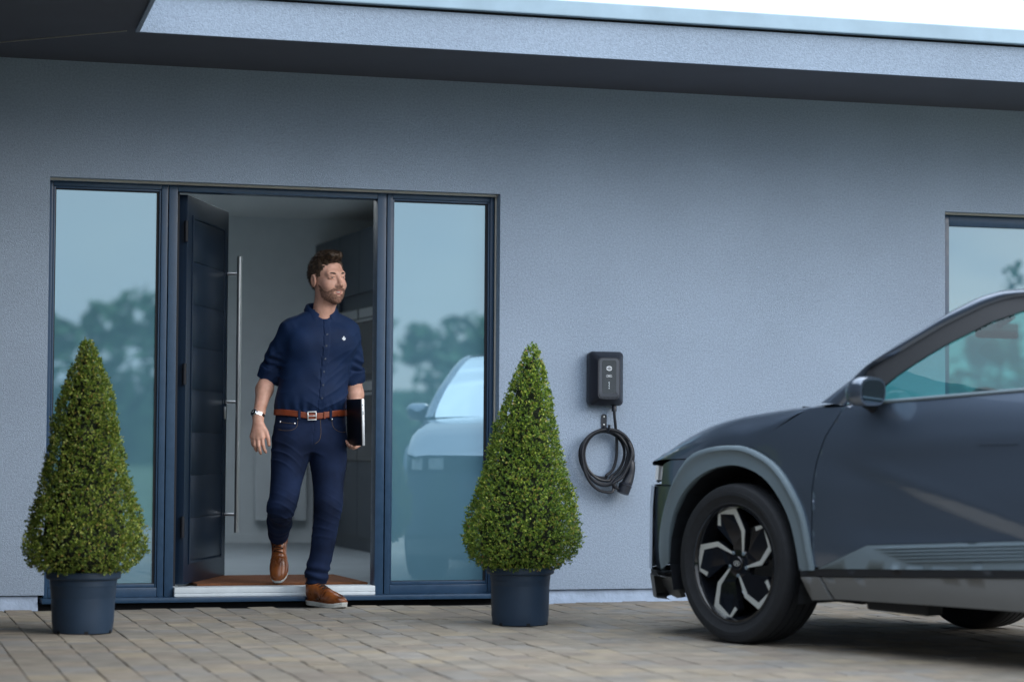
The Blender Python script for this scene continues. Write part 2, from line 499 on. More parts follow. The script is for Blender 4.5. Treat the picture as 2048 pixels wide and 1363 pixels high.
# outer frame of left light, jambs, right light (each profile a step of two depths)
def profile_frame(mb, x0, x1, z0, z1, wl, wr, wt, wb, y0, y1, b=0.004):
    mb.box(x0, x0 + wl, y0, y1, z0, z1, b)
    mb.box(x1 - wr, x1, y0, y1, z0, z1, b)
    mb.box(x0 + wl + 0.0003, x1 - wr - 0.0003, y0 + 0.0006, y1, z1 - wt, z1, b)
    mb.box(x0 + wl + 0.0003, x1 - wr - 0.0003, y0 + 0.0006, y1, z0, z0 + wb, b)
J = 0.622
lf = MB(); profile_frame(lf, 0.004, J - 0.0025, ZF0, ZF1, 0.022, 0.034, 0.026, 0.048, YF, YF + 0.07)
frameL = lf.build('fixed_light_frame', FRAME, house, smooth=True, angle=20)
s = MB(); profile_frame(s, 0.0265, J - 0.037, ZF0 + 0.0485, ZF1 - 0.0265, 0.012, 0.010, 0.010, 0.018, YF + 0.008, YF + 0.06, 0.003); s.build('glazing_bead', FRAME, frameL, smooth=True, angle=20)
s = MB(); profile_frame(s, 0.0388, J - 0.0475, ZF0 + 0.067, ZF1 - 0.037, 0.005, 0.011, 0.006, 0.003, YF + 0.018, YF + 0.05, 0); s.build('gasket', GASKET, frameL)
def pane_obj(x0, x1, z0, z1, y, parent, m=None):
    return MB().box(x0, x1, y, y + 0.024, z0, z1).build('glass_pane', m or PANE, parent)
pane_obj(0.0425, J - 0.056, ZF0 + 0.069, ZF1 - 0.042, YF + 0.024, frameL)
J2 = 1.798
rf = MB(); profile_frame(rf, J2 + 0.0025, OW - 0.010, ZF0, ZF1, 0.030, 0.022, 0.026, 0.048, YF, YF + 0.07)
frameR = rf.build('fixed_light_frame', FRAME, house, smooth=True, angle=20)
s = MB(); profile_frame(s, J2 + 0.0328, OW - 0.0325, ZF0 + 0.0485, ZF1 - 0.0265, 0.010, 0.010, 0.010, 0.018, YF + 0.008, YF + 0.06, 0.003); s.build('glazing_bead', FRAME, frameR, smooth=True, angle=20)
s = MB(); profile_frame(s, J2 + 0.0431, OW - 0.0428, ZF0 + 0.067, ZF1 - 0.037, 0.002, 0.012, 0.006, 0.003, YF + 0.018, YF + 0.05, 0); s.build('gasket', GASKET, frameR)
pane_obj(J2 + 0.0445, OW - 0.052, ZF0 + 0.069, ZF1 - 0.042, YF + 0.024, frameR)
df = MB()
df.box(J + 0.0025, 0.671, YF + 0.001, YF + 0.10, ZF0, ZF1, 0.004)
df.box(1.747, J2 - 0.0025, YF + 0.001, YF + 0.10, ZF0, ZF1, 0.004)
df.box(0.6713, 1.7467, YF + 0.0015, YF + 0.10, 2.157, ZF1, 0.004)
dfo = df.build('door_frame', FRAME, house, smooth=True, angle=20)
rb = MB(); rb.box(0.6715, 0.688, YF + 0.045, YF + 0.098, 0.10, 2.1565); 
rb.build('rebate', GASKET, dfo)
MB().box(-0.012, OW - 0.003, -0.022, YF + 0.10, 0.0225, 0.0465, 0.004).build('outer_sill', FRAME, house, smooth=True, angle=20)
th = MB(); th.box(0.6735, 1.7445, 0.050, 0.19, 0.0652, 0.094, 0.003); th.box(0.6735, 1.7445, 0.046, 0.19, 0.0469, 0.0640, 0.003)
th.build('threshold', SILLW, house, smooth=True, angle=20)
# ---- door leaf, opened inwards, hinged on the left
leaf = bpy.data.objects.new('door', None)
hx, hy = 0.735, 0.150
ang = math.atan2(1.035 - hy, 1.118 - hx)
Md = Matrix.Translation((hx, hy, 0)) @ Matrix.Rotation(ang, 4, 'Z')          # local x along the leaf, -y... towards the opening side
LW = 0.965
z0, z1 = 0.104, 2.150
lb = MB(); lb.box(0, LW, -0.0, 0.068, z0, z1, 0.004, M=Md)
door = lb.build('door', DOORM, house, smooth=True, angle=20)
mo = MB()
for (a0, a1, c0, c1) in ((0.10, 0.118, z0 + 0.1, z1 - 0.1), (LW - 0.118, LW - 0.10, z0 + 0.1, z1 - 0.1)):
    mo.box(a0, a1, -0.007, -0.0003, c0, c1, 0.002, M=Md)
for c in (z0 + 0.1, z1 - 0.118): mo.box(0.1185, LW - 0.1185, -0.007, -0.0003, c, c + 0.018, 0.002, M=Md)
mo.build('panel_moulding', DOORM, door, smooth=True, angle=20)
for k in range(8):                                            # eight boards between shallow grooves
    hh = (z1 - z0 - 0.24) / 8
    MB().box(0.121, LW - 0.121, -0.004, -0.0003, z0 + 0.12 + k * hh + 0.003, z0 + 0.12 + (k + 1) * hh - 0.003, 0.0015, M=Md).build('door_board', DOORM, door, smooth=True, angle=20)
hd = MB()
hxl = LW - 0.045; off = -0.075
hd.tube([(hxl, off, 0.345), (hxl, off, 1.895)], 0.0145, 16, M=Md)
for zz in (0.445, 1.075, 1.795): hd.tube([(hxl, -0.004, zz), (hxl, off, zz)], 0.0085, 12, M=Md)
hd.build('pull_handle', STEEL, door, smooth=True, angle=40)
lk = MB(); lk.box(LW - 0.075, LW - 0.035, -0.010, -0.0005, 0.98, 1.05, 0.003, M=Md); lk.build('lock_plate', STEEL, door, smooth=True)
for zz in (0.35, 1.15, 1.9): MB().tube([(-0.012, 0.004, zz), (-0.012, 0.004, zz + 0.11)], 0.011, 12, M=Md).build('hinge', GASKET, door, smooth=True)
# ---- window on the right
wf = MB(); profile_frame(wf, WX0 + 0.004, WX1 - 0.010, ZF0 + 0.019, ZF1, 0.064, 0.022, 0.062, 0.05, YF, YF + 0.07)
window = wf.build('window', FRAME, house, smooth=True, angle=20)
SKYPANE = mat('coated_window_glass', (0.06, 0.165, 0.24), rough=0.005, ior=3.6, stint=(0.72, 0.9, 1.0))
pane_obj(WX0 + 0.0685, 6.20, ZF0 + 0.0692, ZF1 - 0.0622, YF + 0.024, window, SKYPANE)
MB().box(6.2005, 6.26, YF + 0.004, YF + 0.066, ZF0 + 0.0692, ZF1 - 0.0625, 0.003).build('mullion', FRAME, window)
pane_obj(6.2605, WX1 - 0.0325, ZF0 + 0.0692, ZF1 - 0.0622, YF + 0.024, window, SKYPANE)
# ---- the room behind the door
IX0, IX1, IY0, IY1, IZ0, IZ1 = -1.2, 4.6, 0.245, 5.85, 0.088, 2.59
mesh_obj('interior_floor', [(IX0, 0.181, IZ0), (IX1, 0.181, IZ0), (IX1, IY1, IZ0), (IX0, IY1, IZ0)], [(0, 1, 2, 3)], FLOORM, house)
def holed(x0, x1, y0, y1, z, hx0, hx1, hy0, hy1, up):
    mb = MB(); xs_ = [x0, hx0, hx1, x1]; ys_ = [y0, hy0, hy1, y1]
    for i in range(3):
        for j in range(3):
            if i == 1 and j == 1: continue
            q = [(xs_[i], ys_[j], z), (xs_[i + 1], ys_[j], z), (xs_[i + 1], ys_[j + 1], z), (xs_[i], ys_[j + 1], z)]
            mb.add(q, [(0, 1, 2, 3) if up else (0, 3, 2, 1)])
    return mb
LX0, LX1, LY0, LY1 = -0.4, 2.4, 1.4, 3.9              # ceiling opening added out of view to light the hall
holed(IX0, IX1, 0.06, IY1, IZ1, LX0, LX1, LY0, LY1, False).build('interior_ceiling', CEILM, house)
shaft = MB()
for (xa, ya, xb, yb) in ((LX0, LY0, LX1, LY0), (LX1, LY0, LX1, LY1), (LX1, LY1, LX0, LY1), (LX0, LY1, LX0, LY0)):
    shaft.add([(xa, ya, IZ1), (xb, yb, IZ1), (xb, yb, 3.09), (xa, ya, 3.09)], [(0, 1, 2, 3)])
shaft.build('added_light_shaft', CEILM, house)
ib = MB()
ib.add([(IX0, IY1, IZ0), (IX1, IY1, IZ0), (IX1, IY1, IZ1), (IX0, IY1, IZ1)], [(0, 1, 2, 3)])
ib.add([(IX0, 0.25, IZ0), (IX0, IY1, IZ0), (IX0, IY1, IZ1), (IX0, 0.25, IZ1)], [(0, 1, 2, 3)])
# right side wall with a garden window opening (lets daylight into the kitchen)
for (y0_, y1_, za, zb_) in ((0.25, 0.9, IZ0, IZ1), (3.4, IY1, IZ0, IZ1), (0.9, 3.4, 2.3, IZ1)):
    ib.add([(IX1, y0_, za), (IX1, y1_, za), (IX1, y1_, zb_), (IX1, y0_, zb_)], [(0, 3, 2, 1)])
ib.add([(IX0, 0.242, HT), (IX1, 0.242, HT), (IX1, 0.242, IZ1), (IX0, 0.242, IZ1)], [(0, 1, 2, 3)])
ib.add([(IX0, 0.242, IZ0), (0.0, 0.242, IZ0), (0.0, 0.242, HT), (IX0, 0.242, HT)], [(0, 1, 2, 3)])
ib.add([(OW, 0.242, IZ0), (IX1, 0.242, IZ0), (IX1, 0.242, HT), (OW, 0.242, HT)], [(0, 1, 2, 3)])
ib.build('interior_wall', PLASTER, house)
sk = MB(); sk.box(IX0 + .01, 2.68, IY1 - 0.018, IY1 - 0.001, IZ0 + 0.0005, IZ0 + 0.07); sk.build('skirting', PLASTER, house)

# ---- things standing indoors
cab = empty('kitchen_cabinet', (3.0, 4.0, IZ0), 'tall dark navy kitchen units with built-in ovens, seen through the doorway', 'cabinet')
CX = 2.69
MB().box(CX + 0.02, 3.30, 2.0, IY1 - 0.002, IZ0 + 0.001, 2.385).build('carcass', CABM, cab)
yy = 2.0; cuts = [2.0, 2.6, 3.2, 3.8, 4.4, 5.02, 5.44, 5.845]
for i in range(len(cuts) - 1):
    y0_, y1_ = cuts[i] + 0.003, cuts[i + 1] - 0.003
    if i in (2, 3, 4):
        MB().box(CX, CX + 0.0195, y0_, y1_, 1.925, 2.38, 0.002).build('cabinet_door', CABM, cab)
        MB().box(CX, CX + 0.0195, y0_, y1_, IZ0 + 0.10, 0.72, 0.002).build('cabinet_door', CABM, cab)
        for (za, zb_) in ((0.73, 1.30), (1.34, 1.82)):
            ov = MB().box(CX - 0.004, CX + 0.0195, y0_, y1_, za, zb_, 0.003).build('oven', BLACKG, cab)
            MB().tube([(CX - 0.03, y0_ + 0.05, zb_ - 0.10), (CX - 0.03, y1_ - 0.05, zb_ - 0.10)], 0.010, 8).build('oven_handle', STEEL, ov, smooth=True)
            MB().box(CX - 0.0045, CX - 0.0041, y0_ + 0.02, y1_ - 0.02, zb_ - 0.075, zb_ - 0.01).build('control_strip', STEEL, ov)
    else:
        MB().box(CX, CX + 0.0195, y0_, y1_, IZ0 + 0.10, 2.38, 0.002).build('cabinet_door', CABM, cab)
dm = MB(); dm.box(0.82, 1.745, 0.215, 1.03, IZ0 + 0.001, IZ0 + 0.016, 0.004)
tag(dm.build('door_mat', MATM), 'brown coir door mat lying just inside the threshold', 'door mat')
rad = empty('radiator', (2.25, IY1, IZ0), 'white panel radiator with bent pipe on the back wall of the hall', 'radiator')
MB().box(2.22, 2.62, IY1 - 0.09, IY1 - 0.03, 0.26, 0.92, 0.01).build('panel', PLASTER, rad, smooth=True)
rp_ = MB(); rp_.tube([(2.500, IY1 - 0.12, 0.45), (2.500, IY1 - 0.12, 0.27), (2.485, IY1 - 0.12, 0.235), (2.45, IY1 - 0.12, 0.215), (2.40, IY1 - 0.12, 0.20)], 0.013, 10); rp_.tube([(2.43, IY1 - 0.12, 0.21), (2.43, IY1 - 0.12, IZ0 + 0.002)], 0.012, 10)
rp_.build('pipe', WHITEP, rad, smooth=True)
# ================================================================== WHAT THE GLASS REFLECTS: wood beyond the lawn, one nearer tree
WOODM = island_mat('far_foliage', [(0.0, (0.042, 0.106, 0.054)), (0.5, (0.081, 0.181, 0.085)), (1.0, (0.126, 0.227, 0.115))], rough=0.9)  # greens lightened and cooled to put distance haze into the colour
BARK = mat('bark', (0.07, 0.055, 0.042), rough=0.95, var=0.3, vscale=12, bump=0.8, bscale=18, bdist=0.03)
rw = np.random.RandomState(5)
def leaf_cloud(centers, radii, n, size, rs, flat=0.75):
    """n leaf quads scattered in the outer part of each blob; returns verts, faces"""
    vs = []; k = 0
    V = []
    for c, rad in zip(centers, radii):
        m = n
        d = rs.normal(size=(m, 3)); d /= np.linalg.norm(d, axis=1)[:, None]
        rr = rad * (0.55 + 0.5 * rs.rand(m))[:, None]
        P = np.array(c) + d * rr * np.array([1, 1, flat])
        a = rs.normal(size=(m, 3)); a /= np.linalg.norm(a, axis=1)[:, None]
        b = np.cross(a, rs.normal(size=(m, 3))); b /= np.linalg.norm(b, axis=1)[:, None]
        sz = (size * (0.6 + 0.8 * rs.rand(m)))[:, None]
        V.append(np.stack([P - a * sz, P - b * sz * .6, P + a * sz, P + b * sz * .6], 1))
    V = np.concatenate(V).reshape(-1, 3)
    F = np.arange(len(V)).reshape(-1, 4)
    return V, F
cs = []; rs_ = []
for i in range(150):
    x = -95 + i * 1.75 + rw.uniform(-1.5, 1.5)
    h = 6.6 + 1.2 * math.sin(i * .21) + 0.9 * math.sin(i * .57 + 1) + rw.uniform(-.7, .9)
    y = -104 + rw.uniform(-5, 5)
    for zz in (0.28, 0.62, 0.9):
        cs.append((x + rw.uniform(-.8, .8), y, h * zz)); rs_.append((1.9 if zz < .8 else 1.15) * rw.uniform(.8, 1.25))
V, F = leaf_cloud(cs, rs_, 120, 0.36, rw, 0.95)
wm = MB()
for i in range(0, 150):                       # dense dark heart of the wood so it is not see-through low down
    x = -95 + i * 1.75
    wm.lathe([(1.5, -0.5), (1.7, 1.0), (1.5, 2.6), (0.7, 3.6)], 7, M=Matrix.Translation((x, -106 + (i % 3), 0)))
n0 = len(V)
V2 = np.array(wm.v)
faces = [tuple(f) for f in F] + [tuple(a + n0 for a in f) for f in wm.f]
tag(mesh_obj('woodland', np.concatenate([V, V2]), faces, WOODM), 'dark green wood across the lawn, mirrored in the door panes', 'woodland', kind='stuff')
tr = empty('broadleaf_tree', (25.5, -31.0, -0.48), 'broadleaf tree on the lawn, its branch tips mirrored in the right-hand window', 'tree')
tb = MB(); tb.tube([(25.5, -31, -0.5), (25.55, -31, 1.5), (25.7, -31.05, 3.4), (25.6, -31, 5.2)], [.24, .19, .14, .06], 10)
rt = np.random.RandomState(3); tips = []
for k in range(11):
    a = k * 2.4; z = 2.2 + .28 * k; L_ = 2.6 - .12 * k
    e = (25.6 + math.cos(a) * L_, -31 + math.sin(a) * L_, z + .9)
    tb.tube([(25.6, -31, z), (25.6 + math.cos(a) * L_ * .5, -31 + math.sin(a) * L_ * .5, z + .35), e], [.07, .045, .015], 6); tips.append(e)
    tips.append((25.6 + math.cos(a) * L_ * .6, -31 + math.sin(a) * L_ * .6, z + .8))
tb.build('trunk', BARK, tr, smooth=True)
V, F = leaf_cloud(tips, [.75] * len(tips), 160, .10, rt, .8)
mesh_obj('crown', V, F, WOODM, tr)

# ================================================================== POTTED TOPIARY
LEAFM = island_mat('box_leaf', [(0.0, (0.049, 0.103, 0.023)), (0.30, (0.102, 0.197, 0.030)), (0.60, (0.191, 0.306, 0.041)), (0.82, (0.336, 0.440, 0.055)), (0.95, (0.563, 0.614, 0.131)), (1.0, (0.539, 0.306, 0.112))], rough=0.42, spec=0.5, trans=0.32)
LEAFY = island_mat('box_leaf_yellow', [(0.0, (0.053, 0.100, 0.016)), (0.35, (0.126, 0.204, 0.028)), (0.7, (0.253, 0.337, 0.048)), (0.93, (0.455, 0.491, 0.112)), (1.0, (0.420, 0.255, 0.080))], rough=0.42, spec=0.5, trans=0.32)  # yellower greens for the left cone
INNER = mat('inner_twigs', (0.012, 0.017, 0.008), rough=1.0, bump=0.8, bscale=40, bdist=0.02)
POTM = mat('pot_plastic', (0.017, 0.037, 0.070), rough=0.48, var=0.10, vscale=9, rvar=0.08, bump=0.05, bscale=90)
SOILM = mat('potting_soil', (0.03, 0.022, 0.016), rough=1.0, bump=0.8, bscale=120, bdist=0.01)
def topiary(loc, prof, Hc, z0, lean, seed, label, lm, rim):
    t = empty('potted_topiary', loc, label, 'plant', 'clipped box cones in pots beside the front door', world=False)
    t.scale = (.97, .97, .97)
    rs = np.random.RandomState(seed)
    # pot: tapered tub with rolled rim, ring steps and foot notches
    b = 0.135; r_ = rim
    pot = MB().lathe([(b - .004, 0.0), (b, 0.004), (b + .006, .05), (r_ - .022, .215), (r_ - .019, .218), (r_ - .017, .245), (r_ - .004, .249), (r_, .256), (r_, .276), (r_ - .004, .281),
                      (r_ - .012, .281), (r_ - .016, .27), (r_ - .03, .10), (b - .012, .012)], 56)
    po = pot.build('pot', POTM, t, smooth=True, angle=28)
    for k in range(6):
        a = R(30 + 60 * k)
        M = Matrix.Rotation(a, 4, 'Z') @ Matrix.Translation((b - .001, 0, 0.006))
        MB().box(-.004, .004, -.009, .009, -.0055, .008, M=M).build('foot_notch', DARKGAP, po)
    MB().lathe([(0.001, .252), (r_ - .02, .250)], 24, cap0=False, cap1=False).build('soil', SOILM, t)
    MB().tube([(0, 0, .2), (.01, 0, .5), (lean * .5, 0, .9)], [.014, .012, .005], 8).build('stem', BARK, t)
    zs, rr = zip(*prof)
    zs = np.array(zs); rr = np.array(rr) * 0.96
    fr = lambda q: np.interp(q, zs, rr)
    # inner mass
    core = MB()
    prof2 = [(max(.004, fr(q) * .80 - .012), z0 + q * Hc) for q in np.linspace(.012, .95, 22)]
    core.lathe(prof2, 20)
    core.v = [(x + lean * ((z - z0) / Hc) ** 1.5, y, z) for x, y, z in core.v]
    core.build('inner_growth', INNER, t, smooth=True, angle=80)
    # sprigs: little rosettes of folded leaves over an uneven surface
    N = 7600
    q = rs.rand(N * 4); keep = rs.rand(N * 4) < (fr(q) + .02) / (rr.max() + .02); q = q[keep][:N]
    th = rs.rand(len(q)) * 2 * np.pi
    bumpy = 1 + .055 * np.sin(3 * th + 9 * q + seed) * np.sin(17 * q + 2 * th) + .045 * np.sin(7 * th - 21 * q) + .032 * rs.normal(size=len(q))
    depth = np.where(rs.rand(len(q)) < .35, rs.uniform(.80, .96, len(q)), 1.0)
    rad = fr(q) * bumpy * depth + .004
    dr = (fr(np.clip(q + .02, 0, 1)) - fr(np.clip(q - .02, 0, 1))) / (.04 * Hc)
    n = np.stack([np.cos(th), np.sin(th), -dr], 1); n /= np.linalg.norm(n, axis=1)[:, None]
    P = np.stack([rad * np.cos(th) + lean * q ** 1.5, rad * np.sin(th), z0 + q * Hc + rs.normal(size=len(q)) * .006], 1)
    axis = n * .8 + np.array([0, 0, .55]) + rs.normal(size=n.shape) * .38
    axis /= np.linalg.norm(axis, axis=1)[:, None]
    VV = []
    for k in range(6):
        a = axis + rs.normal(size=axis.shape) * .62; a /= np.linalg.norm(a, axis=1)[:, None]
        s_ = np.cross(a, n + rs.normal(size=n.shape) * .5); s_ /= np.linalg.norm(s_, axis=1)[:, None]
        L_ = rs.uniform(.009, .0165, len(q))[:, None]; w_ = L_ * .30
        base = P + axis * (rs.uniform(-.012, .010, len(q)))[:, None]
        up = np.cross(s_, a) * L_ * .18
        VV.append(np.stack([base, base + a * L_ * .55 + s_ * w_ + up, base + a * L_, base + a * L_ * .55 - s_ * w_ + up], 1))
    V = np.concatenate(VV).reshape(-1, 3); F = np.arange(len(V)).reshape(-1, 4)
    mesh_obj('foliage', V, F, lm, t, kind='stuff')
    # a few longer stray shoots
    return t
zp = lambda ys_, base, top: [(base - y) / (base - top) for y in ys_]
profL = list(zip([0, .012, .05, .10, .135, .235, .335, .44, .54, .64, .742, .84, .92, .97, 1.0], [.12, .185, .248, .270, .268, .245, .212, .183, .160, .143, .120, .084, .046, .024, .004]))
profR = list(zip([0, .012, .05, .10, .155, .26, .36, .46, .56, .66, .76, .86, .93, .97, 1.0], [.12, .180, .240, .268, .282, .258, .225, .190, .165, .135, .105, .075, .045, .026, .004]))
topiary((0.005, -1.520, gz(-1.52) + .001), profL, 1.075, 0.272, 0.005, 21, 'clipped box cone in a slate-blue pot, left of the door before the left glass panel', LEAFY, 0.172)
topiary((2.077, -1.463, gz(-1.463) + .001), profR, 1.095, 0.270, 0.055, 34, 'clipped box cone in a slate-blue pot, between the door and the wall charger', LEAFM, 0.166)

# ================================================================== WALL CHARGER, HOOK, CABLE
CHB = mat('charger_black', (0.014, 0.017, 0.026), rough=0.38, rvar=0.05, vscale=60, bump=0.04, bscale=500)
CHG = mat('charger_face', (0.010, 0.014, 0.018), rough=0.22)
CHT = mat('charger_trim', (0.05, 0.058, 0.075), rough=0.35)
WHT = mat('white_print', (0.75, 0.8, 0.86), rough=0.5)
LED = mat('status_led', (0.8, 0.9, 1.0), rough=0.4, emit=(0.75, 0.88, 1.0), emit_s=1.2)
CABLE = mat('rubber_cable', (0.012, 0.014, 0.020), rough=0.42, rvar=0.06, vscale=60)
cx, cz = 3.000, 1.209
W2, H2 = 0.196, 0.294
ch = empty('wall_charger', (cx, 0, cz), 'black box-shaped vehicle charger fixed on the wall above the coiled cable', 'charger')
def ring(w, h, r, y, n=6): return [(cx + x, y, cz + z) for x, z in roundrect(w, h, r, n)]
hs = MB()
levels = [(W2 - .012, H2 - .012, .020, 0.0015), (W2 - .006, H2 - .006, .022, -.012), (W2, H2, .024, -.030), (W2, H2, .024, -.058), (W2 - .006, H2 - .006, .022, -.066), (W2 - .062, H2 - .064, .026, -.104), (W2 - .068, H2 - .070, .026, -.108)]
rings = [ring(*l) for l in levels]
nn = len(rings[0]); vs = [p for r_ in rings for p in r_]; fs = []
for i in range(len(rings) - 1):
    for k in range(nn):
        k2 = (k + 1) % nn; fs.append((i * nn + k, i * nn + k2, (i + 1) * nn + k2, (i + 1) * nn + k))
fs.append(tuple(range((len(rings) - 1) * nn, len(rings) * nn)))
hs.add(vs, [tuple(reversed(f)) for f in fs])
hs.build('housing', CHB, ch, smooth=True, angle=24)
MF = Matrix.Translation((cx, -.1082, cz + .004)) @ Matrix.Rotation(R(90), 4, 'X')     # x right, y up, z to the viewer
fp = MB().prism(roundrect(.114, .206, .020, 6), 0.0003, .002, M=MF).build('front_recess', CHT, ch)
fp2 = MB().prism(roundrect(.080, .180, .010, 6, 0, .004), .0023, .0036, M=MF).build('display_panel', CHG, ch)
for k in range(15):                                             # fan of fine ribs along the lower lip
    x = -.049 + k * .007
    MB().box(-.0012, .0012, -.017, .017, 0.002, .0042, M=MF @ Matrix.Translation((x, -.101 + .006 * (x / .05) ** 2, 0)) @ Matrix.Rotation(x * 9, 4, 'Z')).build('lip_rib', CHT, ch)
lg = MB()
def ell_ring(mb, rx, ry, t, z0, z1, a0=0, a1=360, n=40):
    for k in range(n):
        a, b = R(a0 + (a1 - a0) * k / n), R(a0 + (a1 - a0) * (k + 1) / n)
        mb.prism([(rx * math.cos(a), ry * math.sin(a)), (rx * math.cos(b), ry * math.sin(b)), ((rx - t) * math.cos(b), (ry - t) * math.sin(b)), ((rx - t) * math.cos(a), (ry - t) * math.sin(a))], z0, z1, M=MF @ Matrix.Translation((-.001, .050, 0)))
ell_ring(lg, .0165, .0125, .0042, .0037, .0042, 14, 166); ell_ring(lg, .0165, .0125, .0042, .0037, .0042, 194, 346)
for x in (-.0125, -.0062, 0, .0062, .0125):                     # the unreadable lettering across the oval
    lg.box(x - .0022, x - .0011, .047, .053, .0037, .0042, M=MF @ Matrix.Translation((-.001, 0, 0)))
    lg.box(x - .0010, x + .0018, .0492, .0506, .0037, .0042, M=MF @ Matrix.Translation((-.001, 0, 0)))
    if abs(x) < .012: lg.box(x + .0019, x + .0028, .047, .053, .0037, .0042, M=MF @ Matrix.Translation((-.001, 0, 0)))
lg.build('oval_logo', WHT, fp2)
bd = MB()
for (a0, a1, c0, c1) in ((-.0155, .0155, .0135, .0147), (-.0155, .0155, .0030, .0042), (-.0155, -.0143, .0043, .0134), (.0143, .0155, .0043, .0134), (-.008, .008, .0075, .0100)):
    bd.box(a0 - .001, a1 - .001, c0, c1, .0037, .0042, M=MF)
bd.build('badge', WHT, fp2)
for k in range(4): MB().lathe([(.0013, .0036), (.0013, .0043)], 10, M=MF @ Matrix.Translation((-.001, -.026 - k * .0105, 0))).build('status_light', LED, fp2)
MB().lathe([(.0010, .0036), (.0010, .0043)], 8, M=MF @ Matrix.Translation((-.001, .0265, 0))).build('sensor', CHT, fp2)
MB().lathe([(.014, -.02), (.014, .004), (.011, .012)], 16, M=Matrix.Translation((3.052, -.045, cz - H2 / 2 - .010))).build('cable_gland', CHB, ch, smooth=True)
hk = empty('cable_hook', (3.008, 0, .97), 'small black metal hook with two screws holding the coiled cable', 'hook')
M0 = Matrix.Translation((3.008, -.001, .975)) @ Matrix.Rotation(R(90), 4, 'X')
MB().prism(roundrect(.032, .085, .014, 6), 0, .004, M=M0).build('back_plate', CHB, hk)
for z in (.027, -.016): MB().lathe([(.0048, .0041), (.0048, .006), (.003, .0072)], 12, M=M0 @ Matrix.Translation((0, z, 0))).build('screw', STEEL, hk, smooth=True)
MB().tube([(3.008, -.004, .945), (3.008, -.03, .930), (3.008, -.07, .927), (3.008, -.088, .940), (3.008, -.090, .958)], .008, 10).build('hook_arm', CHB, hk, smooth=True)
cb = empty('charging_cable', (3.0, -.03, .62), 'black charging cable hung in loose loops on the hook, with a pistol-shaped plug', 'cable')
path = []
rc = random.Random(4)
# drop from the charger
for (x, y, z) in ((3.052, -.045, 1.045), (3.055, -.045, 1.00), (3.062, -.040, .955), (3.068, -.034, .915), (3.074, -.030, .86), (3.072, -.028, .78), (3.052, -.028, .715), (3.015, -.028, .682)): path.append((x, y, z))
loops = 5
for L_ in range(loops):
    rx = .128 + rc.uniform(-.012, .012) + .004 * L_; rz = .134 + rc.uniform(-.010, .008)
    ox, oz = 3.000 + rc.uniform(-.010, .010), .800 + rc.uniform(-.006, .004)
    ty = -.026 - .0125 * L_
    for k in range(26):
        a = R(-80 - 360 * k / 26)
        x = ox + rx * math.cos(a) * (1 + .03 * math.sin(2 * a + L_)); z = oz + rz * math.sin(a) - (0.016 * L_ if math.sin(a) < -.2 else 0) * (-math.sin(a))
        if math.sin(a) > .55: z = min(z, .944 + .006 * math.sin(L_ * 2.1)) if L_ else min(z, .94)
        path.append((x, ty - .004 * math.sin(a + L_), z))
path += [(3.03, -.092, .640), (3.08, -.095, .672), (3.12, -.094, .74), (3.141, -.088, .80), (3.139, -.085, .785 + .05), (3.134, -.082, .80)]
# tidy tail: rise at the right and come down into the plug
path = path[:-2] + [(3.138, -.080, .835), (3.126, -.070, .870)]
# smooth by Catmull-Rom
def catmull(P, n=4):
    P = [Vector(p) for p in P]; out = []
    for i in range(len(P) - 1):
        p0, p1, p2, p3 = P[max(i - 1, 0)], P[i], P[i + 1], P[min(i + 2, len(P) - 1)]
        for k in range(n):
            t = k / n
            out.append(.5 * ((2 * p1) + (-p0 + p2) * t + (2 * p0 - 5 * p1 + 4 * p2 - p3) * t * t + (-p0 + 3 * p1 - 3 * p2 + p3) * t ** 3))
    out.append(P[-1]); return out
MB().tube(catmull(path, 3), .0082, 9).build('cable', CABLE, cb, smooth=True)
tail = [(3.126, -.050, .885), (3.142, -.05, .84), (3.146, -.055, .80), (3.140, -.06, .772)]
MB().tube(catmull([(3.06, -.035, .935), (3.10, -.045, .912)] + tail, 4), .0082, 9).build('cable_end', CABLE, cb, smooth=True)
plug = MB()
plug.tube(catmull([(3.141, -.06, .778), (3.142, -.065, .758), (3.142, -.07, .725), (3.137, -.072, .690), (3.126, -.072, .658), (3.116, -.072, .638)], 4),
          [.012 + .012 * min(1, k / 5) + .006 * min(1, max(0, k - 12) / 6) for k in range(21)], 16)
pg = plug.build('plug_grip', CHB, cb, smooth=True, angle=50)
Mp = Matrix.Translation((3.1045, -.072, .617)) @ Matrix.Rotation(R(20), 4, 'Y')
MB().lathe([(.026, -.034), (.034, -.032), (.035, .008), (.037, .010), (.037, .016), (.033, .020), (.028, .026)], 22, M=Mp).build('plug_cap', CHB, cb, smooth=True, angle=30)
MB().tube(catmull([(3.085, -.075, .592), (3.068, -.07, .600), (3.065, -.06, .635), (3.085, -.06, .665), (3.11, -.06, .672), (3.125, -.06, .70)], 5), .0022, 6).build('cap_tether', CHB, cb, smooth=True)
MB().tube(catmull([(3.148, -.06, .775), (3.160, -.06, .765), (3.166, -.065, .752), (3.160, -.07, .742), (3.158, -.07, .725)], 4), .0028, 6).build('trigger_latch', CHB, cb, smooth=True)
